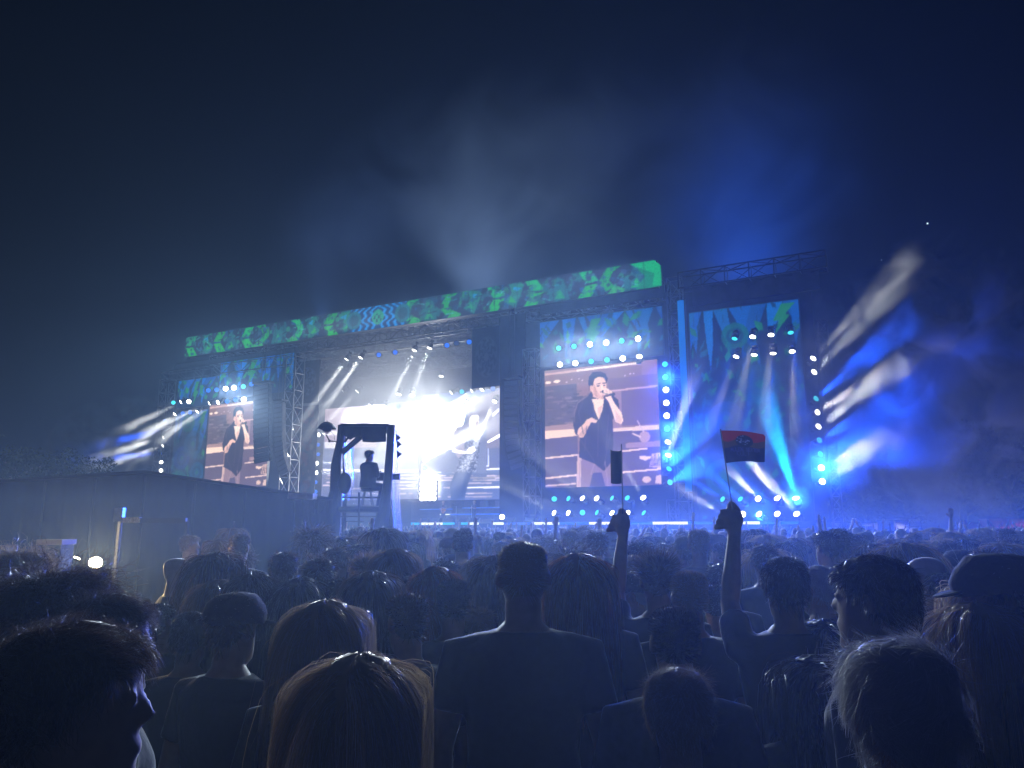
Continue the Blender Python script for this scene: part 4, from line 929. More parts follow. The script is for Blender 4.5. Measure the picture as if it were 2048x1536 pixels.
        for j in range(nzv):
            for i in range(na): cf.append((j * na + i, j * na + (i + 1) % na, (j + 1) * na + (i + 1) % na, (j + 1) * na + i))
        cf = np.array(cf) + len(V)
        V = np.concatenate([V, np.array(cap)]); F = np.concatenate([F, cf])
    me = bpy.data.meshes.new('hair'); me.vertices.add(len(V)); me.vertices.foreach_set('co', V.astype(np.float32).ravel())
    me.loops.add(F.size); me.loops.foreach_set('vertex_index', F.ravel().astype(np.int32)); me.polygons.add(len(F)); me.polygons.foreach_set('loop_start', np.arange(0, F.size, 4, dtype=np.int32))
    me.polygons.foreach_set('use_smooth', np.ones(len(F), bool)); me.update(calc_edges=True); me.materials.append(m)
    return me
_hc = {}
def hair_shared(style, col, k=0):
    key = (style, col, k)
    if key not in _hc: _hc[key] = make_hair(style, HM[col], .30, 2.0, k + 7)
    return _hc[key]
_mm = {}
def with_mat(me, m, idx=0):
    key = (me.name, m.name)
    if key not in _mm:
        c = me.copy(); c.materials[idx] = m; _mm[key] = c
    return _mm[key]
M_cap = mat('cap_cloth', (.03, .03, .035), .9, bump=.3, scale=60)
def flat_cap(p):
    mb = MB()
    prof = [(-.118, .145), (-.112, .175), (-.07, .225), (0, .252), (.06, .244), (.105, .205), (.125, .178)]
    vs = []; fs = []; n = 16
    for j, (k, zz) in enumerate([(1.02, .148), (1.10, .165), (1.13, .19), (1.02, .222), (.72, .246), (.3, .256), (.02, .258)]):
        for i in range(n):
            a = 2 * math.pi * i / n; vs.append((.088 * k * math.cos(a), (.115 if math.sin(a) < 0 else .118) * k * math.sin(a), CHIN + zz - .02 * max(0, math.sin(a)) * (j < 4)))
    for j in range(6):
        for i in range(n): fs.append((j * n + i, j * n + (i + 1) % n, (j + 1) * n + (i + 1) % n, (j + 1) * n + i))
    mb.add(vs, fs)
    o = mb.build('flat_cap', M_cap, p, True)
    b = MB().ell((0, .125, CHIN + .140), (.078, .055, .008), 16, 6, Euler((R(-14), 0, 0)).to_matrix()); b.build('peak', M_cap, o, True); return o
def glasses(p):
    mb = MB()
    for s in (-1, 1):
        mb.poly([(s * .033 + .024 * math.cos(2 * math.pi * i / 10), .100, CHIN + .138 + .018 * math.sin(2 * math.pi * i / 10)) for i in range(11)], .002, 5)
        mb.tube((s * .057, .098, CHIN + .143), (s * .081, -.005, CHIN + .140), .0022, n=5)
    mb.tube((-.01, .103, CHIN + .142), (.01, .103, CHIN + .142), .002, n=5)
    return mb.build('glasses', mat('glasses_frame', (.3, .3, .3), .3, metal=.8), p)
people = []   # (px, top, bottom, halfwidth, dist) of those already standing, to keep others clear
def person(px, top, dist, style, col, label, pose='stand', shirt=0, yaw=0.0, group=None, skin=None, own=False, extra=None, wide=1.0, lean=0.0):
    if dist < 3.6 and pose != 'flag': dist *= 1.16
    q = at(px, top, dist); h = q.z; hs = .237 + (.012 if style not in ('bald', 'fringe') else 0)
    k = h / (1.513 + hs)
    t = thing('person', label, 'person', (q.x, q.y, 0), yaw, group)
    t.scale = (k * wide, k * wide, k); t.rotation_euler = (R(lean), 0, yaw)
    link('body', with_mat(BODY[pose], skin) if skin else BODY[pose], t)
    link('shirt', with_mat(SHIRT[pose], M_shirts[shirt]) if shirt else SHIRT[pose], t); link('trousers', TROUSERS, t)
    if style != 'bald':
        me = make_hair(style, HM[col], 1.7 if dist < 2.4 else 1.0, .62 if dist < 2.4 else 1.0, int(px * 3 + top)) if own else hair_shared(style, col, int(px) % 2)
        link('hair', me, t)
    if extra == 'cap': flat_cap(t)
    if extra == 'glasses': glasses(t)
    people.append((q.x, q.y)); return t

# ------------------------------------------------------------------ the black tent at the left
M_tent = mat('tent_cloth', (.022, .024, .027), .75, noise=.3, scale=1.5, bump=.2)
M_tarp = mat('black_tarp', (.05, .052, .058), .28, noise=.2, scale=4, spec=.7)
M_plank = mat('pale_plank', (.38, .30, .23), .7, noise=.2, scale=12)
def tent():
    t = thing('marquee', 'long low black marquee at the left with a shallow pitched roof', 'tent', (-7, 15, 0))
    L = lambda p: (p[0] + 7, p[1] - 15, p[2])
    fr = [at(-120, 972, 13.5), at(290, 946, 13.5), at(664, 1001, 13.5)]
    bk = [at(-160, 990, 19.0), at(290, 976, 19.0), at(658, 1016, 19.0)]
    for i, nm in ((0, 'roof_slope'), (1, 'roof_slope')):
        a, b, c, d = fr[i], fr[i + 1], bk[i + 1], bk[i]
        up = Vector((0, 0, .05))
        fix_normals(MB().add([L(x) for x in (a, b, c, d, a + up, b + up, c + up, d + up)], [(0, 1, 2, 3), (7, 6, 5, 4), (0, 4, 5, 1), (1, 5, 6, 2), (2, 6, 7, 3), (3, 7, 4, 0)]).build(nm, M_tent, t))
    # front wall: upright cloth panels, each a separate sheet between its poles
    xs = [-120, -20, 90, 190, 290, 390, 490, 590, 664]
    for x0, x1 in zip(xs[:-1], xs[1:]):
        def top(x):
            return 972 + (946 - 972) * (x + 120) / 410 if x < 290 else 946 + (1001 - 946) * (x - 290) / 374
        n = 10; vs = []; fs = []
        for i in range(n + 1):
            x = x0 + (x1 - x0) * i / n; p = at(x, top(x) + 1.5, 13.55); off = .035 * math.sin(i * 1.9 + x0) + .05 * math.sin(math.pi * i / n)
            vs += [L((p.x, p.y + off * .3, p.z)), L((p.x, p.y + off * 1.6, .02))]
        for i in range(n): fs.append((2 * i, 2 * i + 1, 2 * i + 3, 2 * i + 2))
        MB().add(vs, fs).build('wall_panel', M_tent, t, True)
        p = at(x0, top(x0) + 3, 13.48); MB().tube(L((p.x, p.y, 0)), L((p.x, p.y, p.z - .03)), .03, n=6).build('pole', M_dark, t)
    # side wall and back
    a, b = fr[2], bk[2]
    MB().add([L(a), L(b), L((b.x, b.y, 0)), L((a.x, a.y, 0))], [(0, 1, 2, 3)]).build('side_wall', M_tent, t)
    # board over the eave, and a loose glossy tarp hanging at the corner
    p, q = at(581, 991, 13.3), at(630, 994, 13.3)
    MB().box(L((p + q) / 2), ((q - p).length, .3, .10), Euler((0, R(2), 0)).to_matrix()).build('board', M_plank, t)
    nx, nz = 44, 26; vs = []; fs = []; r2 = np.random.default_rng(4); ph = r2.uniform(0, 6.28, 9)
    for j in range(nz + 1):
        for i in range(nx + 1):
            u_, v_ = i / nx, j / nz; x = 588 + 78 * u_ + 5 * math.sin(v_ * 5 + u_ * 3) ; p = at(x, 1001 - 2 * math.sin(u_ * 9) ** 2, 13.2); z = p.z * (1 - v_) + .25 * v_
            f = sum(math.sin(u_ * k * 9.0 + ph[k] + v_ * (k % 3 - 1) * 3.5) / (k + 1) for k in range(2, 8)) * .10 * (.3 + v_)
            vs.append(L((p.x + .05 * math.sin(v_ * 9 + i), p.y - f - .05, z)))
    for j in range(nz):
        for i in range(nx): k = j * (nx + 1) + i; fs.append((k, k + 1, k + nx + 2, k + nx + 1))
    MB().add(vs, fs).build('tarp', M_tarp, t, True)
tent()
# aluminium gate frame and the work lamp in front of the tent
t = thing('gate_frame', 'bright aluminium post with a crossbar right of the warm lamp', 'frame', at(233, 1055, 9.0) * 1.0)
b = Vector(t.location); t.location.z = 0; b.z = 0
p0, p1 = at(230, 1130, 9) - b, at(241, 1019, 9) - b
MB().tube((p0.x, 0, 0), (p1.x, 0, p1.z), .035, n=8).build('post', M_alu, t)
MB().box((p1.x + .0, -.01, p1.z - .06), (.10, .07, .16)).build('clamp', M_alu, t)
q0, q1, q2 = at(246, 1040, 9) - b, at(281, 1041, 9) - b, at(372, 1043, 9) - b
MB().box(((q0.x + q1.x) / 2, 0, q0.z), (q1.x - q0.x, .05, .065)).build('label_plate', mat('label_plate', (.6, .6, .58), .5, noise=.5, scale=60), t)
MB().box(((q1.x + q2.x) / 2, .01, q1.z), (q2.x - q1.x, .05, .06)).build('crossbar', M_dark, t)
MB().tube((q2.x, 0.01, 0), (q2.x, .01, q2.z), .03, n=8).build('post', M_dark, t)
lp = at(191, 1124, 6.6)
t = thing('work_lamp', 'warm yellow work lamp shining toward the camera at the left', 'lamp', (lp.x, lp.y, 0), R(29))
MB().tube((0, .05, .9), (0, .05, lp.z), .018, n=6).build('stem', M_dark, t)
for k in range(3):
    g_ = 2.1 * k; MB().tube((0, .05, .95), (.42 * math.cos(g_), .05 + .42 * math.sin(g_), 0), .014, n=5).build('leg', M_dark, t)
MB().lathe([(.03, .10), (.045, .06), (.05, 0), (.045, 0)], 16, Matrix.Translation((0, 0, lp.z)) @ Euler((R(90), 0, 0)).to_matrix().to_4x4() @ Matrix.Scale(-1, 4, (0, 0, 1))).build('reflector', M_dark, t)
MB().ell((0, -.115, lp.z), (.052, .02, .046), 14, 8).build('bulb', LENS['y'], t)
MB().box((-.14, 0, lp.z + .035), (.05, .02, .012), Euler((0, R(22), 0)).to_matrix()).build('side_bulb', LENS['y'], t)
ld = bpy.data.lights.new('glow', 'POINT'); ld.energy = 70; ld.color = (1, .74, .36); ld.shadow_soft_size = .07; lo = link('glow', ld, t); lo.location = (0, -.20, lp.z)
pp = at(114, 1080, 8.2)
t = thing('post_box', 'dark upright box with a pale top left of the warm lamp', 'box', (pp.x, pp.y, 0))
MB().box((0, 0, (pp.z - .05) / 2), (.24, .24, pp.z - .05)).build('body', mat('box_dark', (.05, .04, .04), .7), t); MB().box((0, 0, pp.z - .02), (.27, .27, .055)).build('top', mat('box_top', (.5, .38, .32), .6), t)

# ------------------------------------------------------------------ the camera tower
def tower_cam():
    D = 19.0; base = at(725, 1055, D); b = Vector((base.x, D, 0)); A = lambda x, y, d=0.0: at(x, y, D + d) - b + Vector((0, 0, 0))
    t = thing('camera_tower', 'tall narrow camera tower with black canopy and clear plastic sheets', 'tower', b)
    MBl = mat('tower_black', (.012, .013, .016), .55, noise=.3, scale=6, bump=.4)
    def post(pts, r, d): MB().poly([A(x, y, d) for x, y in pts] , r, 8).build('post', MBl, t)
    gl = [(x, y) for x, y in [(683, 850), (681, 882), (675, 910), (672, 932), (672, 982), (667, 1012), (661, 1062)]]
    def ground(pts, d):
        a_ = at(pts[-1][0] - 6, 1100, D + d) - b; v = [A(x, y, d) for x, y in pts] + [Vector((a_.x, a_.y, 0))]; return v
    MB().poly(ground(gl, 0), [.09, .10, .11, .13, .16, .21, .25, .26], 9).build('post', MBl, t)
    MB().poly(ground([(783, 850), (780, 900), (775, 965), (769, 1012), (760, 1062)], 0), [.09, .10, .11, .15, .20, .20], 9).build('post', MBl, t)
    MB().poly(ground([(688, 852), (690, 1000)], 1.4), [.05, .06, .06], 6).build('post', MBl, t)
    MB().poly(ground([(777, 852), (775, 1000)], 1.4), [.05, .06, .06], 6).build('post', MBl, t)
    # canopy: flat top and a drooping front valance
    c0, c1 = A(682, 848), A(785, 848); zt = c0.z
    MB().box(((c0.x + c1.x) / 2 - .05, .7, zt - .03), (c1.x - c0.x - .1, 1.5, .07)).build('canopy', MBl, t)
    edge = [(683, 870), (692, 873), (700, 880), (708, 876), (722, 872), (726, 884), (745, 885), (768, 884), (772, 884)]
    vs = []; fs = []
    for k, (x, y) in enumerate(edge): vs += [A(x, 850), A(x, y) + Vector((0, -.04 * (k % 2), 0))]
    for k in range(len(edge) - 1): fs.append((2 * k, 2 * k + 1, 2 * k + 3, 2 * k + 2))
    MB().add(vs, fs).build('valance', MBl, t)
    MB().tube(A(684, 906), A(722, 873), .075, n=6).build('brace', MBl, t)
    MB().tube(A(689, 885), A(697, 874), .03, n=5).build('brace', MBl, t)
    # right outrigger and the wrapped plastic on the right side
    MB().poly(ground([(771, 982), (779, 1040)], .1), [.1, .09, .08], 6).build('outrigger', MBl, t)
    for (y, r, x0, x1) in ((995, .022, 684, 762), (1019, .075, 676, 760), (1033, .018, 678, 758), (1043, .014, 684, 728), (1068, .018, 680, 718)):
        MB().tube(A(x0, y, -.05), A(x1, y, -.05), r, n=6).build('rail', MBl, t)
    MB().tube(A(718, 985, -.15), A(717, 1120, -.15), .028, n=6).build('pole', MBl, t)
    MB().box((A(722, 1019).x, .75, A(722, 1016).z), (A(760, 1019).x - A(680, 1019).x, 1.5, .07)).build('platform', MBl, t)
    MB().ell(A(689, 966, -.15), (.17, .15, .27), 12, 10).build('equipment_bag', MBl, t, True)
    M_pl = bpy.data.materials.new('clear_plastic'); M_pl.use_nodes = True; nt = M_pl.node_tree; nt.nodes.clear()
    o_ = nt.nodes.new('ShaderNodeOutputMaterial'); tr = nt.nodes.new('ShaderNodeBsdfTransparent'); gl_ = nt.nodes.new('ShaderNodeBsdfGlossy'); df = nt.nodes.new('ShaderNodeBsdfTranslucent'); m1 = nt.nodes.new('ShaderNodeMixShader'); m2 = nt.nodes.new('ShaderNodeMixShader')
    tr.inputs[0].default_value = (.8, .82, .86, 1); gl_.inputs['Roughness'].default_value = .18; df.inputs[0].default_value = (.7, .72, .78, 1); m1.inputs[0].default_value = .18; m2.inputs[0].default_value = .40
    nt.links.new(gl_.outputs[0], m1.inputs[1]); nt.links.new(df.outputs[0], m1.inputs[2]); nt.links.new(tr.outputs[0], m2.inputs[1]); nt.links.new(m1.outputs[0], m2.inputs[2]); nt.links.new(m2.outputs[0], o_.inputs['Surface'])
    def sheet(xa, xb, ya, yb, d0, d1, nx, nz, amp, sd):
        r2 = np.random.default_rng(sd); ph = r2.uniform(0, 6.28, 12); vs = []; fs = []
        for j in range(nz + 1):
            for i in range(nx + 1):
                u_, v_ = i / nx, j / nz; f = sum(math.sin(u_ * k * 6 + ph[k] + v_ * (k - 5)) / k for k in range(2, 9)) * amp
                p = A(xa + (xb - xa) * u_ + 2 * math.sin(v_ * 7 + ph[0]), ya + (yb - ya) * v_, d0 + (d1 - d0) * u_); vs.append(p + Vector((f * .6, f, 0)))
        for j in range(nz):
            for i in range(nx): k = j * (nx + 1) + i; fs.append((k, k + 1, k + nx + 2, k + nx + 1))
        MB().add(vs, fs).build('plastic_sheet', M_pl, t, True)
    sheet(786, 800, 862, 1078, 0, 1.4, 16, 40, .05, 3); sheet(688, 706, 885, 1000, .3, 1.3, 12, 24, .05, 6); sheet(690, 760, 945, 1010, 1.45, 1.45, 30, 14, .05, 8)
    for (x, y) in ((797, 875), (799, 888), (799, 908)): MB().add([A(x - 6, y - 8), A(x + 5, y), A(x - 5, y + 9)], [(0, 1, 2)]).build('tape_flap', MBl, t)
    # the operator, seated in side view
    mb = MB(); head_mb(mb)
    base_shift = 0
    loft(mb, TORSO); mb.poly([(0, -.022, 1.44), (0, -.014, CHIN + .05)], [.066, .058], 10)
    arm(mb, -1, 'front'); arm(mb, 1, 'front')
    for s in (-1, 1): mb.poly([(s * .09, -.03, .90), (s * .11, .22, .90), (s * .12, .44, .87), (s * .12, .42, .66), (s * .12, .38, .46)], [.10, .085, .06, .055, .04], 9); mb.ell((s * .12, .46, .42), (.045, .12, .04), 10, 6)
    bd = remesh(mb, 'body', .012, .4, 3, (M_skin,))
    mb = MB(); loft(mb, [(z, hx + .03, yf + .025, yb - .035) for (z, hx, yf, yb) in TORSO[:8]] + [(1.478, .092, .06, -.098)]); arm(mb, -1, 'front', False, .015); arm(mb, 1, 'front', False, .015)
    jk = remesh(mb, 'jacket', .014, .4, 4, (M_shirts[3],))
    mb = MB()
    for s in (-1, 1): mb.poly([(s * .09, -.05, .91), (s * .11, .22, .90), (s * .12, .45, .87), (s * .12, .42, .66), (s * .12, .38, .46)], [.115, .10, .075, .07, .06], 9)
    mb.ell((0, -.03, .92), (.18, .13, .09), 12, 8); tz = remesh(mb, 'trousers', .014, .4, 4, (M_jeans,))
    hd = A(737, 897); k = 1.1
    p = thing('person', 'camera operator in dark jacket seated on the tower, facing right', 'person', b + Vector((A(731, 900).x, .55, hd.z - 1.75 * k)), R(-42)); p.scale = (k * 1.12, k * 1.12, k)
    link('body', bd, p); link('jacket', jk, p); link('trousers', tz, p); link('hair', hair_shared('short', 'dark'), p)
    s_ = thing('stool', 'small stool under the seated camera operator', 'stool', b + Vector((A(731, 900).x, .5, A(722, 1016).z + .035)))
    hs = hd.z - 1.75 * k + .82 * k - s_.location.z
    MB().lathe([(.16, hs - .04), (.18, hs - .02), (.16, hs)], 14).build('seat', M_dark, s_)
    for g_ in (.8, 2.4, 3.9, 5.5): MB().tube((.1 * math.cos(g_), .1 * math.sin(g_), hs - .03), (.2 * math.cos(g_), .2 * math.sin(g_), 0), .014, n=5).build('leg', M_dark, s_)
    cm = thing('video_camera', 'dark video camera in front of the seated operator', 'camera', b + Vector((A(764, 950).x, .5, A(722, 1016).z + .035)))
    hc = A(760, 951).z - cm.location.z
    MB().box((0, 0, hc), (.42, .2, .2)).build('body', M_cab, cm); MB().lathe([(.07, 0), (.085, .18)], 12, Matrix.Translation((.2, 0, hc)) @ Euler((0, R(90), 0)).to_matrix().to_4x4()).build('lens_hood', M_cab, cm)
    for g_ in (.3, 2.4, 4.5): MB().tube((0, 0, hc - .1), (.22 * math.cos(g_), .22 * math.sin(g_), 0), .018, n=5).build('tripod_leg', M_dark, cm)
    # the lamp under a small umbrella on an arm
    u = thing('umbrella', 'small black umbrella over a lamp on an arm left of the tower', 'umbrella', b + A(654, 862))
    L = lambda x, y: A(x, y) - A(654, 862)
    vs = [L(654, 843)]; fs = []; n = 16
    for j in range(1, 5):
        for i in range(n):
            g_ = 2 * math.pi * i / n; rr = .255 * j / 4; sc = 1 - .05 * (i % 2) * (j == 4)
            vs.append(L(654, 843) + Vector((rr * sc * math.cos(g_), rr * sc * math.sin(g_), -.19 * (j / 4) ** 2 + (.012 if (i % 2 and j == 4) else 0))))
    for i in range(n): fs.append((0, 1 + i, 1 + (i + 1) % n))
    for j in range(3):
        for i in range(n): fs.append((1 + j * n + i, 1 + (j + 1) * n + i, 1 + (j + 1) * n + (i + 1) % n, 1 + j * n + (i + 1) % n))
    MB().add(vs, fs).build('canopy', MBl, u, True)
    for i in range(0, n, 2): MB().tube(vs[0] - Vector((0, 0, .012)), vs[1 + 3 * n + i], .006, n=4).build('rib', M_dark, u)
    MB().tube(L(654, 841), L(654, 868), .012, n=5).build('shaft', M_dark, u); MB().ell(L(654, 859), (.12, .10, .07), 12, 8).build('lamp_body', M_cab, u, True)
    MB().box(L(654, 866), (.14, .03, .02)).build('bracket', M_dark, u); MB().tube(L(652, 869), L(659, 882), .018, n=5).tube(L(659, 882), L(683, 884), .016, n=5).ell(L(659, 882), .035, 8, 6).build('arm', M_dark, u)
    MB().poly([L(660, 862), L(668, 868), L(669, 880)], .006, 4).build('cable', M_dark, u)
tower_cam()

# ------------------------------------------------------------------ band
def musician(px, top, w, label, style, col, yaw, pose='front', shirt=0):
    f = S(px, 1036, w); hz_ = S(px, top, w).z; k = (hz_ - DECK_Z) / 1.76
    if k > 1.15: k = 1.1
    base = W(f.x, w, DECK_Z); t = thing('person', label, 'person', base, yaw); t.scale = (k, k, k)
    link('body', BODY[pose], t); link('shirt', with_mat(SHIRT[pose], M_shirts[shirt]) if shirt else SHIRT[pose], t); link('trousers', TROUSERS, t); link('hair', hair_shared(style, col), t)
    return t
def guitar(p, label, col, tilt):
    t = thing('electric_guitar', label, 'guitar', p.location, p.rotation_euler.z); t.scale = p.scale
    out = [(.0, .16), (.08, .17), (.13, .13), (.12, .06), (.15, .01), (.20, -.05), (.19, -.15), (.10, -.21), (0, -.22), (-.10, -.21), (-.19, -.15), (-.20, -.05), (-.15, .01), (-.12, .06), (-.13, .13), (-.08, .17)]
    M = Matrix.Translation((-.05, .21, 1.05)) @ Euler((0, R(tilt), 0)).to_matrix().to_4x4()
    fix_normals(MB().prism(out, lambda x, y, q: M @ Vector((x, q, y)), -.025, .025).build('body', mat('guitar_%s' % col[0], col[1], .25, spec=.8), t))
    MB().box(M @ Vector((0, .035, -.08)), (.05, .01, .08), (M.to_3x3())).build('pickup', M_cab, t)
    MB().box(M @ Vector((0, .02, .47)), (.05, .03, .62), M.to_3x3()).build('neck', mat('guitar_neck', (.12, .06, .03), .5), t); MB().box(M @ Vector((0, .015, .86)), (.085, .025, .17), M.to_3x3()).build('headstock', M_cab, t)
FA = ST_ANG + math.pi
m1 = musician(886, 999, 6.5, 'guitarist with a yellow guitar on the stage', 'short', 'blonde', FA + .5, shirt=2); guitar(m1, 'yellow orange electric guitar held by the middle guitarist', ('yellow', (.75, .36, .03)), -62)
m2 = musician(948, 999, 6.5, 'bass player in dark clothes at the right of the stage', 'short', 'blonde', FA - .4, shirt=0); guitar(m2, 'dark electric bass held by the right hand player', ('dark', (.05, .03, .03)), -40)
m3 = musician(868, 990, 9.6, 'drummer behind the drum kit', 'short', 'brown', FA, shirt=4); m3.location.z += .35
dk = S(853, 1036, 8.8); d = stage_thing('drum_kit', 'drum kit on the riser below the white blaze', 'drum kit', dk.x, 8.8, DECK_Z + .55)
M_shell = mat('drum_shell', (.35, .04, .04), .25); M_head = mat('drum_head', (.7, .7, .68), .5); M_cym = mat('cymbal', (.7, .5, .15), .25, metal=1.0)
RX = Euler((R(90), 0, 0)).to_matrix().to_4x4()
MB().lathe([(.30, -.2), (.30, .2)], 18, Matrix.Translation((0, -.3, .32)) @ RX).build('bass_drum', M_shell, d); MB().lathe([(.285, 0), (.285, .01)], 18, Matrix.Translation((0, -.505, .32)) @ RX).build('drum_head', M_head, d)
for x, y, z, r in ((-.22, -.2, .72, .16), (.2, -.2, .72, .17), (-.62, 0, .42, .22), (.65, .05, .5, .19)): MB().lathe([(r, z), (r, z + .22)], 16, Matrix.Translation((x, y, 0))).build('tom', M_shell, d)
for x, y, z, r in ((-.75, -.25, 1.15, .25), (.75, -.25, 1.2, .26), (-.35, .1, 1.3, .22), (1.0, .1, 1.0, .2)):
    c = MB().lathe([(r, z), (r * .4, z + .03), (.03, z + .05)], 18, Matrix.Translation((x, y, 0))).build('cymbal', M_cym, d); MB().tube((x, y, 0), (x, y, z), .012, n=5).build('stand', M_alu, c)
for (x, y, lab) in ((1004, 1034, 'white monitor lamp at the right end of the stage deck'),):
    lamp(x, y, 2.0, 'w', lab, None)
for (x0, x1, y0, y1, w, lab) in ((992, 1004, 1000, 1016, 11, 'guitar amplifier cabinet at the right rear of the deck'), (962, 974, 1000, 1016, 11, 'guitar amplifier cabinet behind the bass player')):
    a, b = S(x0, y1, w), S(x1, y0, w); t = stage_thing('amplifier', lab, 'amplifier', (a.x + b.x) / 2, w, DECK_Z)
    hh = max(.8, b.z - DECK_Z); MB().box((0, 0, hh / 2), (b.x - a.x, .5, hh)).build('cabinet', M_cab, t); MB().box((0, -.26, hh / 2), (b.x - a.x - .1, .02, hh - .12)).build('grille', M_grille, t)
# the white blaze beside the drums: a bank of blinders pointing at the field
bl = S(857, 985, 9.5); t = stage_thing('blinder_bank', 'blazing bank of white blinder lamps above the drum kit', 'stage light', bl.x, 9.5, bl.z - 1.0)
for i in range(4):
    for j in range(5):
        o = MB().ell((-.7 + i * .45, -.06, .0 + j * .45), (.2, .06, .2), 12, 8).build('lamp_bulb', emat('blinder', (1, .95, .84), 30.0), t)
MB().box((-.02, .08, .9), (2.0, .12, 2.4)).build('frame', M_dark, t); MB().tube((0, .1, -.3), (0, .1, DECK_Z - bl.z + 1.0), .05, n=6).build('mast', M_dark, t)
ld = bpy.data.lights.new('blaze', 'AREA'); ld.shape = 'RECTANGLE'; ld.size = 1.9; ld.size_y = 2.2; ld.energy = 1300; ld.color = (1, .94, .84); ld.spread = R(140); lo = link('blaze', ld, t); lo.location = (0, -.2, .9); lo.rotation_euler = (R(-90), 0, 0)

# ------------------------------------------------------------------ beyond the field at the right
def cabin(px0, px1, ytop, D, col, label, name='site_cabin', roof=False):
    a, b = at(px0, ytop, D), at(px1, ytop, D); w_ = b.x - a.x; t = thing(name, label, 'cabin', ((a.x + b.x) / 2, D + 1.2, 0))
    MB().box((0, 0, a.z / 2 + .05), (w_, 2.4, a.z - .1)).build('wall', mat('cab_%d' % px0, col, .7, noise=.2, scale=1), t)
    MB().box((0, 0, a.z + .03), (w_ + .1, 2.5, .12)).build('roof', mat('cabr_%d' % px0, tuple(c * .7 for c in col), .7), t)
    n = max(2, int(w_ / .6))
    rb = MB().box((0, 0, 0), (.05, .06, a.z - .25)).build('rib', mat('cab_%d' % px0), t); rb.location = (-w_ / 2 + .1, -1.22, a.z / 2)
    for i in range(1, n): o = rb.copy(); COL.objects.link(o); o.location.x = -w_ / 2 + .1 + i * (w_ - .2) / (n - 1)
    MB().box((w_ * .2, -1.215, 1.0), (.85, .05, 1.9)).build('door', mat('cab_door', (.25, .25, .27), .6), t)
cabin(1648, 1772, 1049, 58, (.75, .75, .76), 'long pale site cabin right of the stage')
cabin(1788, 1840, 1041, 52, (.8, .8, .78), 'short pale box cabin right of the long cabin')
cabin(2004, 2090, 1040, 50, (.6, .04, .04), 'red container at the far right edge', 'container')
c0 = at(1968, 1054, 48); t = thing('canopy_tent', 'white and red pop up canopy left of the red container', 'tent', (c0.x, 49.3, 0))
M_cw, M_cr = mat('canopy_white', (.75, .74, .68), .7), mat('canopy_red', (.5, .06, .05), .7)
for s in range(4):
    g0, g1 = math.pi / 4 + s * math.pi / 2, math.pi / 4 + (s + 1) * math.pi / 2; p, q = Vector((1.5 * math.cos(g0), 1.5 * math.sin(g0), 1.75)), Vector((1.5 * math.cos(g1), 1.5 * math.sin(g1), 1.75))
    MB().add([p, q, (0, 0, 2.2)], [(0, 1, 2)]).build('roof_panel', M_cw if s % 2 else M_cr, t); MB().add([p, q, q - Vector((0, 0, .22)), p - Vector((0, 0, .22))], [(0, 1, 2, 3)]).build('valance', M_cr if s % 2 else M_cw, t); MB().tube((p.x, p.y, 0), p, .03, n=5).build('leg', M_alu, t)

MB().ell((0, -.9, 1.62), (.06, .06, .08), 10, 8).build('bulb', LENS['w'], t)
ld = bpy.data.lights.new('stall_light', 'POINT'); ld.energy = 700; ld.color = (1, .88, .7); ld.shadow_soft_size = .08; lo = link('stall_light', ld, t); lo.location = (0, -1.4, 1.3)
# mic stands and monitor wedges along the deck
for i, (px, lab) in enumerate(((886, 'microphone stand before the middle guitarist'), (916, 'microphone stand at the centre of the deck'), (947, 'microphone stand before the bass player'))):
    f = S(px - 4, 1036, 4.5); t = stage_thing('microphone_stand', lab, 'microphone stand', f.x, 4.5, DECK_Z)
    MB().lathe([(.14, 0), (.14, .03), (.02, .04)], 12).build('base', M_dark, t); MB().tube((0, 0, .03), (0, 0, 1.45), .014, n=6).build('pole', M_alu, t); MB().ell((0, -.03, 1.5), (.03, .03, .06), 8, 6).build('microphone', M_cab, t)
wd_me = None
for i, px in enumerate((850, 872, 900, 928, 950, 1020, 1060)):
    f = S(px, 1040, .2); t = stage_thing('monitor_wedge', 'dark monitor wedge on the deck edge, %s from the left' % ordn[i], 'loudspeaker', f.x, .2, DECK_Z, 'monitor wedges on the deck edge')
    if wd_me is None: wd_me = fix_normals(MB().prism([(-.25, 0), (.25, 0), (.25, .18), (-.05, .42), (-.25, .42)], lambda x, y, q: (q, -x, y), -.35, .35).build('cabinet', M_cab, t)).data
    else: link('cabinet', wd_me, t)

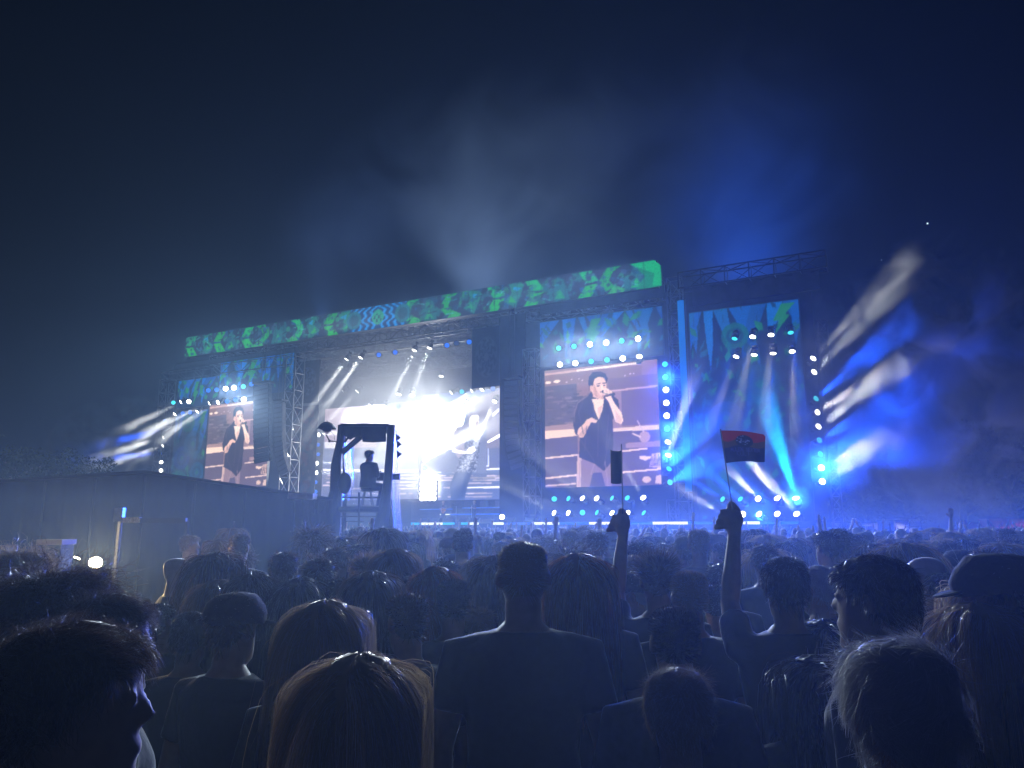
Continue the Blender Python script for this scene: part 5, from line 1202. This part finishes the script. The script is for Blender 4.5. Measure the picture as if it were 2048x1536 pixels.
# ------------------------------------------------------------------ trees
M_leaf = hair_mat_leaf = None
def leaf_mat():
    m = bpy.data.materials.new('leaf'); m.use_nodes = True; nt = m.node_tree; b = nt.nodes['Principled BSDF']; b.inputs['Roughness'].default_value = 1.0; b.inputs['Specular IOR Level'].default_value = 0.05
    oi = nt.nodes.new('ShaderNodeTexNoise'); oi.inputs['Scale'].default_value = .8; cr = nt.nodes.new('ShaderNodeValToRGB'); cr.color_ramp.elements[0].color = (.012, .02, .008, 1); cr.color_ramp.elements[1].color = (.03, .045, .016, 1)
    nt.links.new(oi.outputs['Fac'], cr.inputs[0]); nt.links.new(cr.outputs[0], b.inputs['Base Color']); return m
M_leaf = leaf_mat(); M_bark = mat('bark', (.06, .045, .035), .9, noise=.4, scale=6, bump=.6)
def tree(x, y, h, rad, seed, label):
    t = thing('tree', label, 'tree', (x, y, 0), 0, 'dark trees behind the field'); g = np.random.default_rng(seed); mb = MB()
    mb.poly([(0, 0, 0), (.1, 0, h * .25), (-.1, .1, h * .5), (0, 0, h * .8)], [h * .035, h * .028, h * .018, h * .005], 8); cl = []
    for k in range(13):
        z0 = h * (.22 + .045 * k); a = k * 2.4 + g.uniform(-.4, .4); L_ = rad * g.uniform(.6, 1.0) * (1.05 - abs(z0 / h - .45)); e = Vector((math.cos(a) * L_, math.sin(a) * L_, z0 + h * g.uniform(.08, .2)))
        mb.poly([(0, 0, z0), (e.x * .5, e.y * .5, (z0 + e.z) / 2 + .2), e], [h * .014, h * .008, h * .003], 5)
        for _ in range(5): cl.append((np.array(e) * np.array([g.uniform(.5, 1.1), g.uniform(.5, 1.1), 1]) + g.normal(0, rad * .13, 3), g.uniform(.12, .28) * rad))
    for _ in range(6): cl.append((np.array([g.normal(0, rad * .25), g.normal(0, rad * .25), h * g.uniform(.78, .97)]), rad * g.uniform(.14, .24)))
    mb.build('trunk', M_bark, t, True)
    V = []; n = 75
    for c, r in cl:
        d = g.normal(0, 1, (n, 3)); d /= np.linalg.norm(d, axis=1, keepdims=True); p = c + d * r * g.uniform(.5, 1.1, (n, 1)) * np.array([1, 1, .75])
        a = g.normal(0, 1, (n, 3)); a /= np.linalg.norm(a, axis=1, keepdims=True); b = np.cross(a, g.normal(0, 1, (n, 3))); b /= np.linalg.norm(b, axis=1, keepdims=True); s = g.uniform(.10, .22, (n, 1)) * (h / 11)
        V.append(np.stack([p - a * s, p + b * s * .6, p + a * s, p - b * s * .6], 1).reshape(-1, 3))
    V = np.concatenate(V); F = np.arange(len(V)).reshape(-1, 4); MB().add(V.tolist(), F.tolist()).build('crown', M_leaf, t)
for i, (px, ytop, D, lab) in enumerate([(40, 893, 44, 'leftmost dark tree behind the black tent'), (140, 912, 47, 'dark tree behind the tent between the other two'), (-30, 915, 40, 'tree cut off by the left edge of the picture'), (1800, 890, 84, 'dark tree right of the stage smoke'), (1905, 850, 88, 'tallest dark tree behind the container at right'), (2010, 880, 80, 'dark tree at the right edge behind the red container'), (1720, 930, 96, 'low dark tree just right of the outer tower')]):
    p = at(px, ytop, D); tree(p.x, D, p.z, p.z * .5, 40 + i, lab)
# the people nearest the camera, left to right
person(165, 1240, .98, 'fuzzy', 'brown', 'nearest person at lower left, brown hair, turned right in profile with pale collar', shirt=5, yaw=R(-70), own=True)
person(122, 1150, 1.75, 'curly', 'brown', 'person with bushy curly hair in front of the warm lamp at left', yaw=R(-20), own=True)
person(228, 1186, 1.65, 'fuzzy', 'brown', 'person with fuzzy brown hair and glasses right of the warm lamp', yaw=R(-55), own=True, extra='glasses')
person(46, 1106, 4.2, 'curly', 'blonde', 'person with short blonde curls lit warm at far left', yaw=R(-30), own=True)
person(357, 1116, 5.4, 'bald', 'dark', 'bald person in half profile in front of the black tent', yaw=R(-50))
person(325, 1204, 3.9, 'buzz', 'dark', 'short person with cropped hair between the lamp and the black tent', yaw=R(-20))
person(386, 1222, 2.75, 'short', 'dark', 'dark haired person low at left below the bald profile', own=True)
person(440, 1160, 3.4, 'wavy', 'fair', 'person with loose fair wavy hair lit at the edges, left crowd', yaw=R(-20), own=True)
person(512, 1146, 3.3, 'long', 'dark', 'person with long dark hair right of the fair wavy hair', own=True)
person(640, 1115, 4.1, 'short', 'brown', 'short haired person directly below the black tarp corner')
person(605, 1155, 3.2, 'long', 'dark', 'person with long dark hair behind the long blonde hair', own=True)
person(682, 1157, 3.3, 'short', 'dark', 'dark short haired person right behind the long blonde hair')
person(746, 1143, 3.0, 'long', 'brown', 'person with long straight brown hair below the camera tower', own=True)
person(736, 1112, 4.6, 'spiky', 'fair', 'person with spiky fair hair under the camera tower')
person(792, 1098, 4.3, 'long', 'fair', 'person with long fair hair standing right of the camera tower', own=True)
person(655, 1202, 1.98, 'long', 'blonde', 'person with long straight blonde hair at lower left of centre', own=True, shirt=1, wide=.96)
person(722, 1310, 1.32, 'long', 'blonde', 'nearest long haired blonde person at the bottom centre left', own=True, shirt=1, wide=.98)
person(830, 1146, 3.5, 'short', 'dark', 'dark haired person between the camera tower and the cropped head')
person(872, 1134, 3.2, 'bob', 'red', 'person with chin length reddish hair behind the cropped round head', own=True)
person(908, 1156, 3.0, 'buzz', 'dark', 'person with cropped round head left of the tall cropped man', own=True)
person(840, 1196, 3.1, 'wavy', 'red', 'person with wavy red brown hair below the cropped round head', own=True, yaw=R(25))
person(960, 1216, 3.2, 'short', 'blonde', 'small pale haired person at the shoulder of the tall cropped man')
person(926, 1058, 6.4, 'buzz', 'dark', 'very tall person standing out above the middle crowd')
person(990, 1112, 4.2, 'wavy', 'brown', 'wavy haired person left of the tall cropped man')
person(1046, 1078, 2.25, 'stubble', 'fair', 'tall man with closely cropped hair and dark shirt at the centre', own=True, shirt=0, wide=1.06)
person(1156, 1108, 2.75, 'long', 'red', 'person with long red hair right of the tall cropped man', own=True)
person(1192, 1064, 6.3, 'short', 'brown', 'person with brown hair standing high behind the red hair')
person(1312, 1108, 3.6, 'spiky', 'brown', 'person holding up the furled flag, spiky hair', pose='flag', skin=M_skin2)
person(1276, 1084, 5.4, 'short', 'dark', 'person with smooth dark hair behind the furled flag arm')
person(1376, 1139, 2.85, 'buzz', 'fair', 'person with smooth round cropped head left of the raised flag arm', own=True)
person(1346, 1208, 2.05, 'buzz', 'dark', 'person with cropped brown head below the round cropped head', own=True, shirt=1)
person(1352, 1334, 1.62, 'fuzzy', 'fair', 'person with short fuzzy fair hair at the bottom right of centre', own=True, shirt=1)
person(1440, 1126, 4.6, 'short', 'dark', 'dark haired person just left of the raised flag arm')
person(1430, 1166, 4.0, 'buzz', 'dark', 'cropped head half hidden by the raised flag arm')
person(1566, 1112, 3.0, 'short', 'dark', 'person in dark clothes raising the printed flag', pose='flag', own=True, skin=M_skin2)
person(1526, 1088, 5.2, 'short', 'brown', 'person standing behind the raised flag arm')
person(1634, 1130, 3.3, 'short', 'grey', 'person with smooth grey hair and glasses left of the tall dark haired man', own=True, extra='glasses', yaw=R(30))
person(1652, 1061, 5.6, 'short', 'dark', 'tall dark haired person before the right wing foot', yaw=R(15))
person(1645, 1240, 2.6, 'long', 'dark', 'person with long black hair left below the dark haired man')
person(1625, 1312, 2.1, 'long', 'dark', 'person with long dark hair at the lower right beside the grey head')
person(1738, 1108, 1.78, 'short', 'dark', 'tall dark haired man at right showing his ear and cheek', own=True, yaw=R(48), shirt=0)
person(1788, 1276, 1.08, 'fluffy', 'grey', 'nearest person at lower right with fluffy grey hair', own=True, shirt=0)
person(1802, 1086, 4.7, 'long', 'fair', 'person with long fair hair behind the dark haired man', yaw=R(25))
person(1846, 1114, 3.9, 'bald', 'dark', 'bald person with glasses at right', extra='glasses', yaw=R(50))
person(1885, 1146, 3.2, 'short', 'dark', 'dark haired person with glasses beside the flat cap', own=True, extra='glasses', yaw=R(50))
person(1995, 1112, 1.95, 'short', 'dark', 'person in a flat cap at the right edge', own=True, extra='cap', yaw=R(60))
person(1943, 1206, 1.9, 'long', 'blonde', 'person with long straight blonde hair at the lower right', own=True, yaw=R(15), wide=.96)
person(1968, 1098, 4.4, 'short', 'brown', 'brown haired person left of the flat cap')

# everyone further back: nearest ones as individuals, the rest as one mass
STAGE_W = -3.2
def blocked(x, y):
    if y > 9.5 and x < -2.9 and y < 22: return True                    # the black tent
    if 17.6 < y < 21.5 and -5.1 < x < -2.5: return True                # the camera tower
    if x / y < -.425 and y < 9.5: return True                           # lamp stand and gap at the left
    if -.33 < x / y < -.26 and 5.5 < y < 12: return True
    p = Vector((x, y, 0)) - ST_O
    return p.dot(EY) > STAGE_W
spots = []
y = 2.75
r5 = random.Random(21)
while y < 74:
    half = .70 * y + .6; x = -half + r5.uniform(0, .5); gap = .50 + .004 * y
    while x < half:
        xx, yy = x + r5.uniform(-.13, .13), y + r5.uniform(-.2, .2)
        if not blocked(xx, yy) and all((xx - a) ** 2 + ((yy - b) * 1.0) ** 2 > (.17 if yy < 4.5 else .24) for a, b in people): spots.append((xx, yy))
        x += gap * r5.uniform(.85, 1.25)
    y += .52 + .007 * y
spots.sort(key=lambda s: s[1])
n_ind = 298 - len(people)
ZONES = [(120, 'at the left edge'), (260, 'behind the warm lamp'), (400, 'under the tent peak'), (530, 'under the left screen'), (650, 'under the left lattice tower'), (800, 'under the camera tower'), (900, 'under the drum kit'), (1010, 'under the bass player'), (1085, 'under the right hung loudspeakers'),
         (1160, 'under the right screen left edge'), (1240, 'under the right screen middle'), (1330, 'under the furled flag'), (1400, 'under the azure strip'), (1500, 'under the printed flag'), (1620, 'under the right wing'), (1700, 'under the outer right tower'), (1800, 'under the long cabin'), (1920, 'under the short cabin'), (1985, 'left of the red container'), (9999, 'under the red container')]
_o = 'first second third fourth fifth sixth seventh eighth ninth tenth eleventh twelfth thirteenth fourteenth fifteenth sixteenth seventeenth eighteenth nineteenth'.split()
ORD = _o + ['twentieth'] + ['twenty-' + w_ for w_ in _o[:9]] + ['thirtieth'] + ['thirty-' + w_ for w_ in _o[:9]] + ['fortieth'] + ['forty-' + w_ for w_ in _o[:9]] + ['fiftieth'] + ['fifty-' + w_ for w_ in _o[:9]] + ['sixtieth'] + ['sixty-' + w_ for w_ in _o[:9]]; cnt = {}
styles = [('short', 'dark'), ('short', 'brown'), ('buzz', 'dark'), ('long', 'brown'), ('long', 'fair'), ('buzz', 'brown'), ('bob', 'dark'), ('short', 'dark'), ('buzz', 'fair'), ('long', 'dark'), ('curly', 'brown'), ('short', 'brown'), ('short', 'grey'), ('wavy', 'blonde'), ('short', 'fair')]
sname = {'short': 'short %s hair', 'buzz': 'cropped %s hair', 'long': 'long %s hair', 'spiky': 'spiky %s hair', 'bob': 'chin length %s hair', 'curly': 'curly %s hair', 'bald': 'a bald head', 'wavy': 'wavy %s hair', 'capped': 'a dark cap'}
for i, (x, y) in enumerate(spots[:n_ind]):
    sty, hc = styles[r5.randrange(len(styles))]; hh = r5.gauss(1.70, .085); hh = min(1.84, max(1.52, hh))
    hh = min(hh, 1.62) if y < 3.6 else min(hh, 1.70) if y < 5.5 else hh
    pose = 'stand' if r5.random() < .80 else ('clap' if r5.random() < .3 else ('wave' if r5.random() < .35 else 'front'))
    if y < 11 and pose in ('clap', 'wave'): pose = 'stand'
    k = hh / 1.76; t = thing('person', None, 'person', (x, y, 0), r5.gauss(.05, .5), 'audience in the middle rows'); t.scale = (k, k, k)
    sh = r5.choice([0, 0, 0, 1, 2, 3, 4])
    link('body', BODY[pose], t); link('shirt', with_mat(SHIRT[pose], M_shirts[sh]) if sh else SHIRT[pose], t); link('trousers', TROUSERS, t)
    if sty != 'bald': link('hair', hair_shared(sty, hc, i % 2), t)
    if sty in ('short', 'buzz') and i % 6 == 0: flat_cap(t); sty = 'capped'
    nm = sname[sty] % hc if '%' in sname[sty] else sname[sty]
    px = 1024 + FPX * x / y * 1.0
    zone = next(nm_ for lim, nm_ in ZONES if px < lim); cnt[zone] = cnt.get(zone, 0) + 1
    act = {'clap': ', both hands raised', 'wave': ', one hand raised'}.get(pose, '')
    t['label'] = 'person with %s%s, %s back %s' % (nm, act, ORD[cnt[zone] - 1], zone)

def far_crowd():
    """the packed rows up to the stage front, one mass"""
    def tmpl(pose, sty, voxel):
        mb = MB(); head_mb(mb); loft(mb, TORSO); mb.poly([(0, -.02, 1.44), (0, -.014, CHIN + .05)], [.066, .058], 8)
        l, r = POSES[pose][:2]; arm(mb, -1, l); arm(mb, 1, r)
        for s in (-1, 1): mb.poly([(s * .085, -.01, .93), (s * .10, .01, .50), (s * .10, -.02, .0)], [.09, .06, .045], 6)
        if sty == 'long': mb.ell((0, -.035, CHIN + .09), (.095, .10, .17), 12, 8)
        elif sty == 'short': mb.ell((0, -.012, CHIN + .15), (.084, .106, .10), 12, 8)
        elif sty == 'curly': mb.ell((0, -.02, CHIN + .14), (.115, .125, .125), 12, 8)
        me = remesh(mb, 'tmp', voxel, .12, 2)
        V = np.empty(len(me.vertices) * 3, np.float32); me.vertices.foreach_get('co', V); V = V.reshape(-1, 3)
        me.calc_loop_triangles(); F = np.empty(len(me.loop_triangles) * 3, np.int32); me.loop_triangles.foreach_get('vertices', F); bpy.data.meshes.remove(me)
        return V, F.reshape(-1, 3)
    T = [tmpl('stand', 'short', .02), tmpl('stand', 'long', .02), tmpl('stand', 'bald', .02), tmpl('stand', 'curly', .02), tmpl('wave', 'short', .018), tmpl('clap', 'short', .018)]
    VV, FF, CC = [], [], []; off = 0
    hairs = [(.03, .022, .018), (.08, .05, .03), (.3, .22, .13), (.12, .06, .03), (.25, .25, .24)]
    for (x, y) in spots[n_ind:]:
        q = r5.random(); k = 0 if q < .42 else 1 if q < .66 else 2 if q < .78 else 3 if q < .90 else 4 if q < .965 else 5
        V, F = T[k]; h = min(1.86, max(1.5, r5.gauss(1.70, .08))) / 1.76; g_ = r5.uniform(-.5, .5); c, s = math.cos(g_), math.sin(g_)
        P = V * h; P = np.stack([P[:, 0] * c - P[:, 1] * s + x, P[:, 0] * s + P[:, 1] * c + y, P[:, 2]], -1)
        hc = hairs[r5.randrange(5)]; sc = r5.choice([(.015, .016, .02), (.03, .035, .05), (.06, .06, .06), (.05, .02, .02), (.3, .3, .3), (.02, .03, .06)])
        col = np.empty((len(V), 4), np.float32); col[:] = (*sc, 1); hd = V[:, 2] > 1.49; col[hd] = (.42, .26, .19, 1)
        if k != 2: col[hd & ((V[:, 1] < .03) | (V[:, 2] > CHIN + .19)) & (V[:, 2] > CHIN + (.0 if k == 1 else .07)) & (np.abs(V[:, 0]) < .14)] = (*hc, 1)
        col[(np.abs(V[:, 0]) > .2) & (V[:, 2] < 1.2)] = (.42, .26, .19, 1); col[V[:, 2] > 1.765] = (.42, .26, .19, 1)
        VV.append(P); FF.append(F + off); CC.append(col); off += len(V)
    V, F, C = np.concatenate(VV), np.concatenate(FF), np.concatenate(CC)
    me = bpy.data.meshes.new('distant_crowd'); me.vertices.add(len(V)); me.vertices.foreach_set('co', V.astype(np.float32).ravel()); me.loops.add(F.size); me.loops.foreach_set('vertex_index', F.ravel().astype(np.int32))
    me.polygons.add(len(F)); me.polygons.foreach_set('loop_start', np.arange(0, F.size, 3, dtype=np.int32)); me.polygons.foreach_set('use_smooth', np.ones(len(F), bool)); me.update(calc_edges=True)
    a_ = me.attributes.new('picture', 'FLOAT_COLOR', 'POINT'); a_.data.foreach_set('color', C.ravel()); me.materials.append(attr_dmat('crowd_cloth'))
    o = link('distant_crowd', me); tag(o, 'packed far rows of the audience reaching up to the stage front', None, kind='stuff')
    print('FAR', len(spots) - n_ind, len(F), 'nearest far', spots[n_ind])
far_crowd()

# ------------------------------------------------------------------ the two hand flags
def wave_flag():
    D = 3.0; D = 3.205; p0, p1 = at(1470, 1050, D), at(1441, 858, D); t = thing('hand_flag', 'small dark red and blue printed flag on a thin stick held up by a hand', 'flag', p0); b = Vector(p0)
    MB().tube((0, 0, 0), p1 - b, .0028, n=6).build('stick', mat('flag_stick', (.05, .05, .06), .4), t)
    nx, nz = 90, 66; co = []; col = np.zeros((nz + 1, nx + 1, 3)); r2 = np.random.default_rng(2)
    U, V = np.meshgrid(np.linspace(0, 1, nx + 1), np.linspace(0, 1, nz + 1))
    col[:] = (10, 22, 84); col[V < .36] = (235, 22, 40); col[(V >= .30 + .05 * np.sin(U * 11)) & (V < .5 + .04 * np.sin(U * 9 + 1))] = (120, 84, 66); col[(V >= .5 + .04 * np.sin(U * 9 + 1))] = (14, 26, 96)
    em = ((U - .5) / .19) ** 2 + ((V - .33) / .2) ** 2 < 1; col[em] = (16, 28, 80)
    for _ in range(70):
        a_, r_ = r2.uniform(0, 6.28), r2.uniform(0, .9); cx, cz = .5 + .19 * r_ * math.cos(a_), .33 + .2 * r_ * math.sin(a_)
        col[np.hypot((U - cx) * 1.35, V - cz) < r2.uniform(.008, .022)] = [(150, 150, 190), (40, 60, 120), (10, 16, 60), (190, 190, 215)][r2.integers(4)]
    def strokes(u0, v0, s_, letters):
        G = {'A': [(0, 1, .5, 0), (.5, 0, 1, 1), (.25, .6, .75, .6)], 'U': [(0, 0, 0, 1), (0, 1, .9, 1), (.9, 1, .9, 0)], 'D': [(0, 0, 0, 1), (0, 0, .8, .3), (.8, .3, .8, .7), (.8, .7, 0, 1)], 'I': [(.4, 0, .4, 1)], 'E': [(0, 0, 0, 1), (0, 0, .8, 0), (0, .5, .6, .5), (0, 1, .8, 1)], 'N': [(0, 1, 0, 0), (0, 0, .9, 1), (.9, 1, .9, 0)],
             'S': [(.9, 0, .1, .1), (.1, .1, .1, .45), (.1, .45, .9, .55), (.9, .55, .9, .9), (.9, .9, 0, 1)], 'R': [(0, 1, 0, 0), (0, 0, .8, .2), (.8, .2, 0, .5), (.3, .5, .9, 1)], 'L': [(0, 0, 0, 1), (0, 1, .8, 1)], 'T': [(.4, 0, .4, 1), (0, 0, .9, 0)], 'C': [(.9, 0, .1, .2), (.1, .2, .1, .8), (.1, .8, .9, 1)], 'M': [(0, 1, 0, 0), (0, 0, .45, .6), (.45, .6, .9, 0), (.9, 0, .9, 1)], ' ': []}
        for k, ch in enumerate(letters):
            for (x0, y0, x1, y1) in G[ch]:
                ax, ay, bx, by = u0 + s_ * (k * 1.25 + x0) * .62, v0 + s_ * y0 * 1.35, u0 + s_ * (k * 1.25 + x1) * .62, v0 + s_ * y1 * 1.35
                tt = np.clip(((U - ax) * (bx - ax) + (V - ay) * (by - ay)) / ((bx - ax) ** 2 + (by - ay) ** 2 + 1e-9), 0, 1)
                col[np.hypot(U - ax - tt * (bx - ax), V - ay - tt * (by - ay)) < .0105] = (74, 76, 150)
    strokes(.17, .555, .075, 'ALLEN SEITEN'); strokes(.30, .665, .10, 'CULT')
    tl, tr, bl_, br = [at(x, y, D) - b for x, y in ((1442, 861), (1531, 864), (1453, 926), (1531, 922))]
    for j in range(nz + 1):
        for i in range(nx + 1):
            u_, v_ = i / nx, j / nz; p = (tl.lerp(tr, u_)).lerp(bl_.lerp(br, u_), v_); p = p + Vector((0, .010 * math.sin(u_ * 6.5 + v_ * 1.2), .0035 * math.sin(u_ * 5) - .004 * u_ * u_ * (1 - v_) * 2)); co.append(p)
    fs = [(j * (nx + 1) + i, j * (nx + 1) + i + 1, (j + 1) * (nx + 1) + i + 1, (j + 1) * (nx + 1) + i) for j in range(nz) for i in range(nx) if not (i > nx - 5 and j < 4 and (i - nx + 5) > j)]
    o = MB().add(co, fs).build('cloth', attr_tmat('flag_cloth'), t, True)
    c = col * .5 / 255.0; lin = np.where(c <= .04045, c / 12.92, ((c + .055) / 1.055) ** 2.4); a_ = o.data.attributes.new('picture', 'FLOAT_COLOR', 'POINT'); a_.data.foreach_set('color', np.concatenate([lin, np.ones(lin.shape[:2] + (1,))], -1).astype(np.float32).ravel())
def attr_tmat(name):
    m = bpy.data.materials.new(name); m.use_nodes = True; nt = m.node_tree; nt.nodes.clear(); N = nt.nodes.new
    o = N('ShaderNodeOutputMaterial'); a = N('ShaderNodeAttribute'); a.attribute_name = 'picture'; d = N('ShaderNodeBsdfDiffuse'); t = N('ShaderNodeBsdfTranslucent'); x = N('ShaderNodeMixShader'); x.inputs[0].default_value = .5
    nt.links.new(a.outputs['Color'], d.inputs[0]); nt.links.new(a.outputs['Color'], t.inputs[0]); nt.links.new(d.outputs[0], x.inputs[1]); nt.links.new(t.outputs[0], x.inputs[2]); nt.links.new(x.outputs[0], o.inputs['Surface']); return m
wave_flag()
D = 3.815; p0, p1 = at(1246, 1070, D), at(1243, 888, D); t = thing('hand_flag', 'furled dark flag on a thin stick in front of the right video screen', 'flag', p0)
MB().tube((0, 0, 0), p1 - p0, .003, n=6).build('stick', mat('flag_stick'), t)
vs = []; fs = []; n = 14; tp, bt = at(1242, 899, D) - p0, at(1243, 966, D) - p0
for j in range(9):
    for i in range(n + 1):
        g_ = math.pi * i / n; c = tp.lerp(bt, j / 8); sag = .012 * math.sin(g_) * (1 if j == 0 else (.6 if j == 8 else .3)); vs.append(c + Vector((-.027 + .027 * math.cos(g_), -.035 * math.sin(g_), (-sag if j < 8 else -sag) + (.006 if (i in (0, n) and j == 0) else 0))))
for j in range(8):
    for i in range(n): k = j * (n + 1) + i; fs.append((k, k + 1, k + n + 2, k + n + 1))
MB().add(vs, fs).build('cloth', mat('flag_dark', (.03, .022, .02), .8), t, True)
# two points of light in the sky
for (x, y, r, lab) in ((1855, 447, .9, 'small bright point of light high in the sky at right'), (1763, 520, .5, 'faint point of light in the sky right of the stage roof')):
    p = at(x, y, 700); o = MB().ell((0, 0, 0), r, 8, 6).build('star', emat('star_%d' % x, (.8, 1, .95), 1.2 if r > .6 else .5)); o.location = p; tag(o, lab, 'star')

# ------------------------------------------------------------------ air
def volume_mat(name, dens, col, g=.3):
    m = bpy.data.materials.new(name); m.use_nodes = True; nt = m.node_tree; nt.nodes.clear()
    o = nt.nodes.new('ShaderNodeOutputMaterial'); v = nt.nodes.new('ShaderNodeVolumePrincipled')
    v.inputs['Color'].default_value = (*col, 1); v.inputs['Density'].default_value = dens; v.inputs['Anisotropy'].default_value = g
    nt.links.new(v.outputs[0], o.inputs['Volume']); return m
hz = MB().box((0, 62, 24), (230, 160, 50)).build('haze', volume_mat('haze_air', 0.00055, (.40, .66, 1.0), .6))
tag(hz, 'thin blue stage haze hanging over the whole field', None, kind='stuff')
def smoke(label, loc, radii, rz, dens, scale, lo=.42, hi=.62, floor=.0, g=.3, seed=0.0, detail=3.0, tint=(.85, .92, 1), step=1.0):
    """a bank of stage smoke: an egg-shaped body of air whose density is uneven and thins out to nothing at its skin"""
    o = MB().ell((0, 0, 0), 1.0, 24, 14).build('smoke', None)
    o.location = loc; o.scale = radii; o.rotation_euler = (0, 0, rz)
    m = bpy.data.materials.new('smoke'); m.use_nodes = True; nt = m.node_tree; nt.nodes.clear(); N = nt.nodes.new; Lk = nt.links.new
    out = N('ShaderNodeOutputMaterial'); v = N('ShaderNodeVolumePrincipled'); v.inputs['Color'].default_value = (*tint, 1); v.inputs['Anisotropy'].default_value = g
    tc = N('ShaderNodeTexCoord'); ln = N('ShaderNodeVectorMath'); ln.operation = 'LENGTH'; Lk(tc.outputs['Object'], ln.inputs[0])
    fo = N('ShaderNodeMapRange'); fo.interpolation_type = 'SMOOTHSTEP'; fo.inputs['From Min'].default_value = 1.0; fo.inputs['From Max'].default_value = .25; Lk(ln.outputs['Value'], fo.inputs['Value'])
    sc = N('ShaderNodeVectorMath'); sc.operation = 'MULTIPLY'; sc.inputs[1].default_value = radii; Lk(tc.outputs['Object'], sc.inputs[0])
    ad = N('ShaderNodeVectorMath'); ad.operation = 'ADD'; ad.inputs[1].default_value = (seed, seed * 1.7, seed * .3); Lk(sc.outputs[0], ad.inputs[0])
    nz = N('ShaderNodeTexNoise'); nz.inputs['Scale'].default_value = scale; nz.inputs['Detail'].default_value = detail; nz.inputs['Distortion'].default_value = .6; Lk(ad.outputs[0], nz.inputs['Vector'])
    mr = N('ShaderNodeMapRange'); mr.inputs['From Min'].default_value = lo; mr.inputs['From Max'].default_value = hi; mr.inputs['To Min'].default_value = floor; Lk(nz.outputs['Fac'], mr.inputs['Value'])
    mu = N('ShaderNodeMath'); mu.operation = 'MULTIPLY'; Lk(fo.outputs[0], mu.inputs[0]); Lk(mr.outputs[0], mu.inputs[1])
    m2 = N('ShaderNodeMath'); m2.operation = 'MULTIPLY'; m2.inputs[1].default_value = dens; Lk(mu.outputs[0], m2.inputs[0])
    Lk(m2.outputs[0], v.inputs['Density']); Lk(v.outputs[0], out.inputs['Volume'])
    o.data.materials.clear(); o.data.materials.append(m)
    try: m.cycles.volume_step_rate = step
    except Exception: pass
    return tag(o, label, None, kind='stuff')
smoke('thin smoke drifting across the front of the stage', W(-16, -2.5, 8), (38, 5.5, 9.3), ST_ANG, .020, .16, .3, .7, .25, seed=3)
smoke('billowing smoke in the beams right of the stage', SW(1740, 810, -2.5), (9, 3.5, 8), ST_ANG, .34, .36, .40, .66, .22, seed=8, detail=5, step=.35)
smoke('ragged smoke cloud drifting off to the right', SW(1900, 770, -4), (9, 4, 9), ST_ANG, 1.1, .34, .50, .62, .0, seed=12, detail=6, step=.35)
smoke('smoke bank left of the stage behind the tent', SW(255, 885, -3), (13, 4, 5.0), ST_ANG, .26, .34, .46, .62, .05, seed=5, detail=5, step=.35)
smoke('broad smoke bank above the roof', SW(950, 400, 8), (28, 7, 15), ST_ANG, .022, .12, .36, .68, .1, seed=1, tint=(.6, .78, 1))
smoke('blue smoke column rising above the right wing', SW(1500, 370, 6), (11, 6, 15), ST_ANG, .026, .12, .35, .7, .1, seed=2)
smoke('lit smoke inside the stage opening', SW(800, 790, 5.5), (19, 8.5, 11), ST_ANG, .085, .22, .3, .7, .5, seed=4)
smoke('blue smoke in front of the right wing', SW(1480, 850, -2), (8, 2.6, 8), ST_ANG, .10, .25, .38, .66, .2, seed=6)
# unseen lamps added on the roof to light the smoke above it
def added_up_lamp(px, py, w, tx, ty, tw, col, power, ang, label):
    t = lamp(px, py, w, 'w' if col[0] > .3 else 'b', label, 'unseen lights added on the roof', (tx, ty), tw, power, 'w', ang, blend=.9)
    for c in t.children:
        if c.type == 'LIGHT': c.data.color = col
added_up_lamp(960, 640, 16, 1060, 200, 9, (.62, .74, 1.0), 30000, 120, 'unseen white lamp added on the roof behind the header, aimed up')
added_up_lamp(640, 640, 15, 700, 250, 9, (.35, .5, 1.0), 20000, 120, 'unseen pale lamp added on the left half of the roof, aimed up')
added_up_lamp(1490, 640, 12, 1510, 200, 5, (.02, .14, 1.0), 34000, 120, 'unseen blue lamp added on top of the right wing, aimed up')
def veil(label, loc, radii, dens, tint, g):  # air volumes added to spread stage light over the dark crowd
    o = MB().ell((0, 0, 0), 1.0, 48, 24).build('veil', volume_mat('veil', dens, tint, g)); o.location = loc; o.scale = radii
    return tag(o, label, None, kind='stuff')
veil('low thin mist added over the crowd to lift its darks', (0, 16, .4), (42, 26, 2.0), .0046, (.55, .78, 1), .55)
veil('thin mist between the nearest heads', (0, 3.4, .7), (9, 6, 1.75), .0115, (.6, .8, 1), .5)
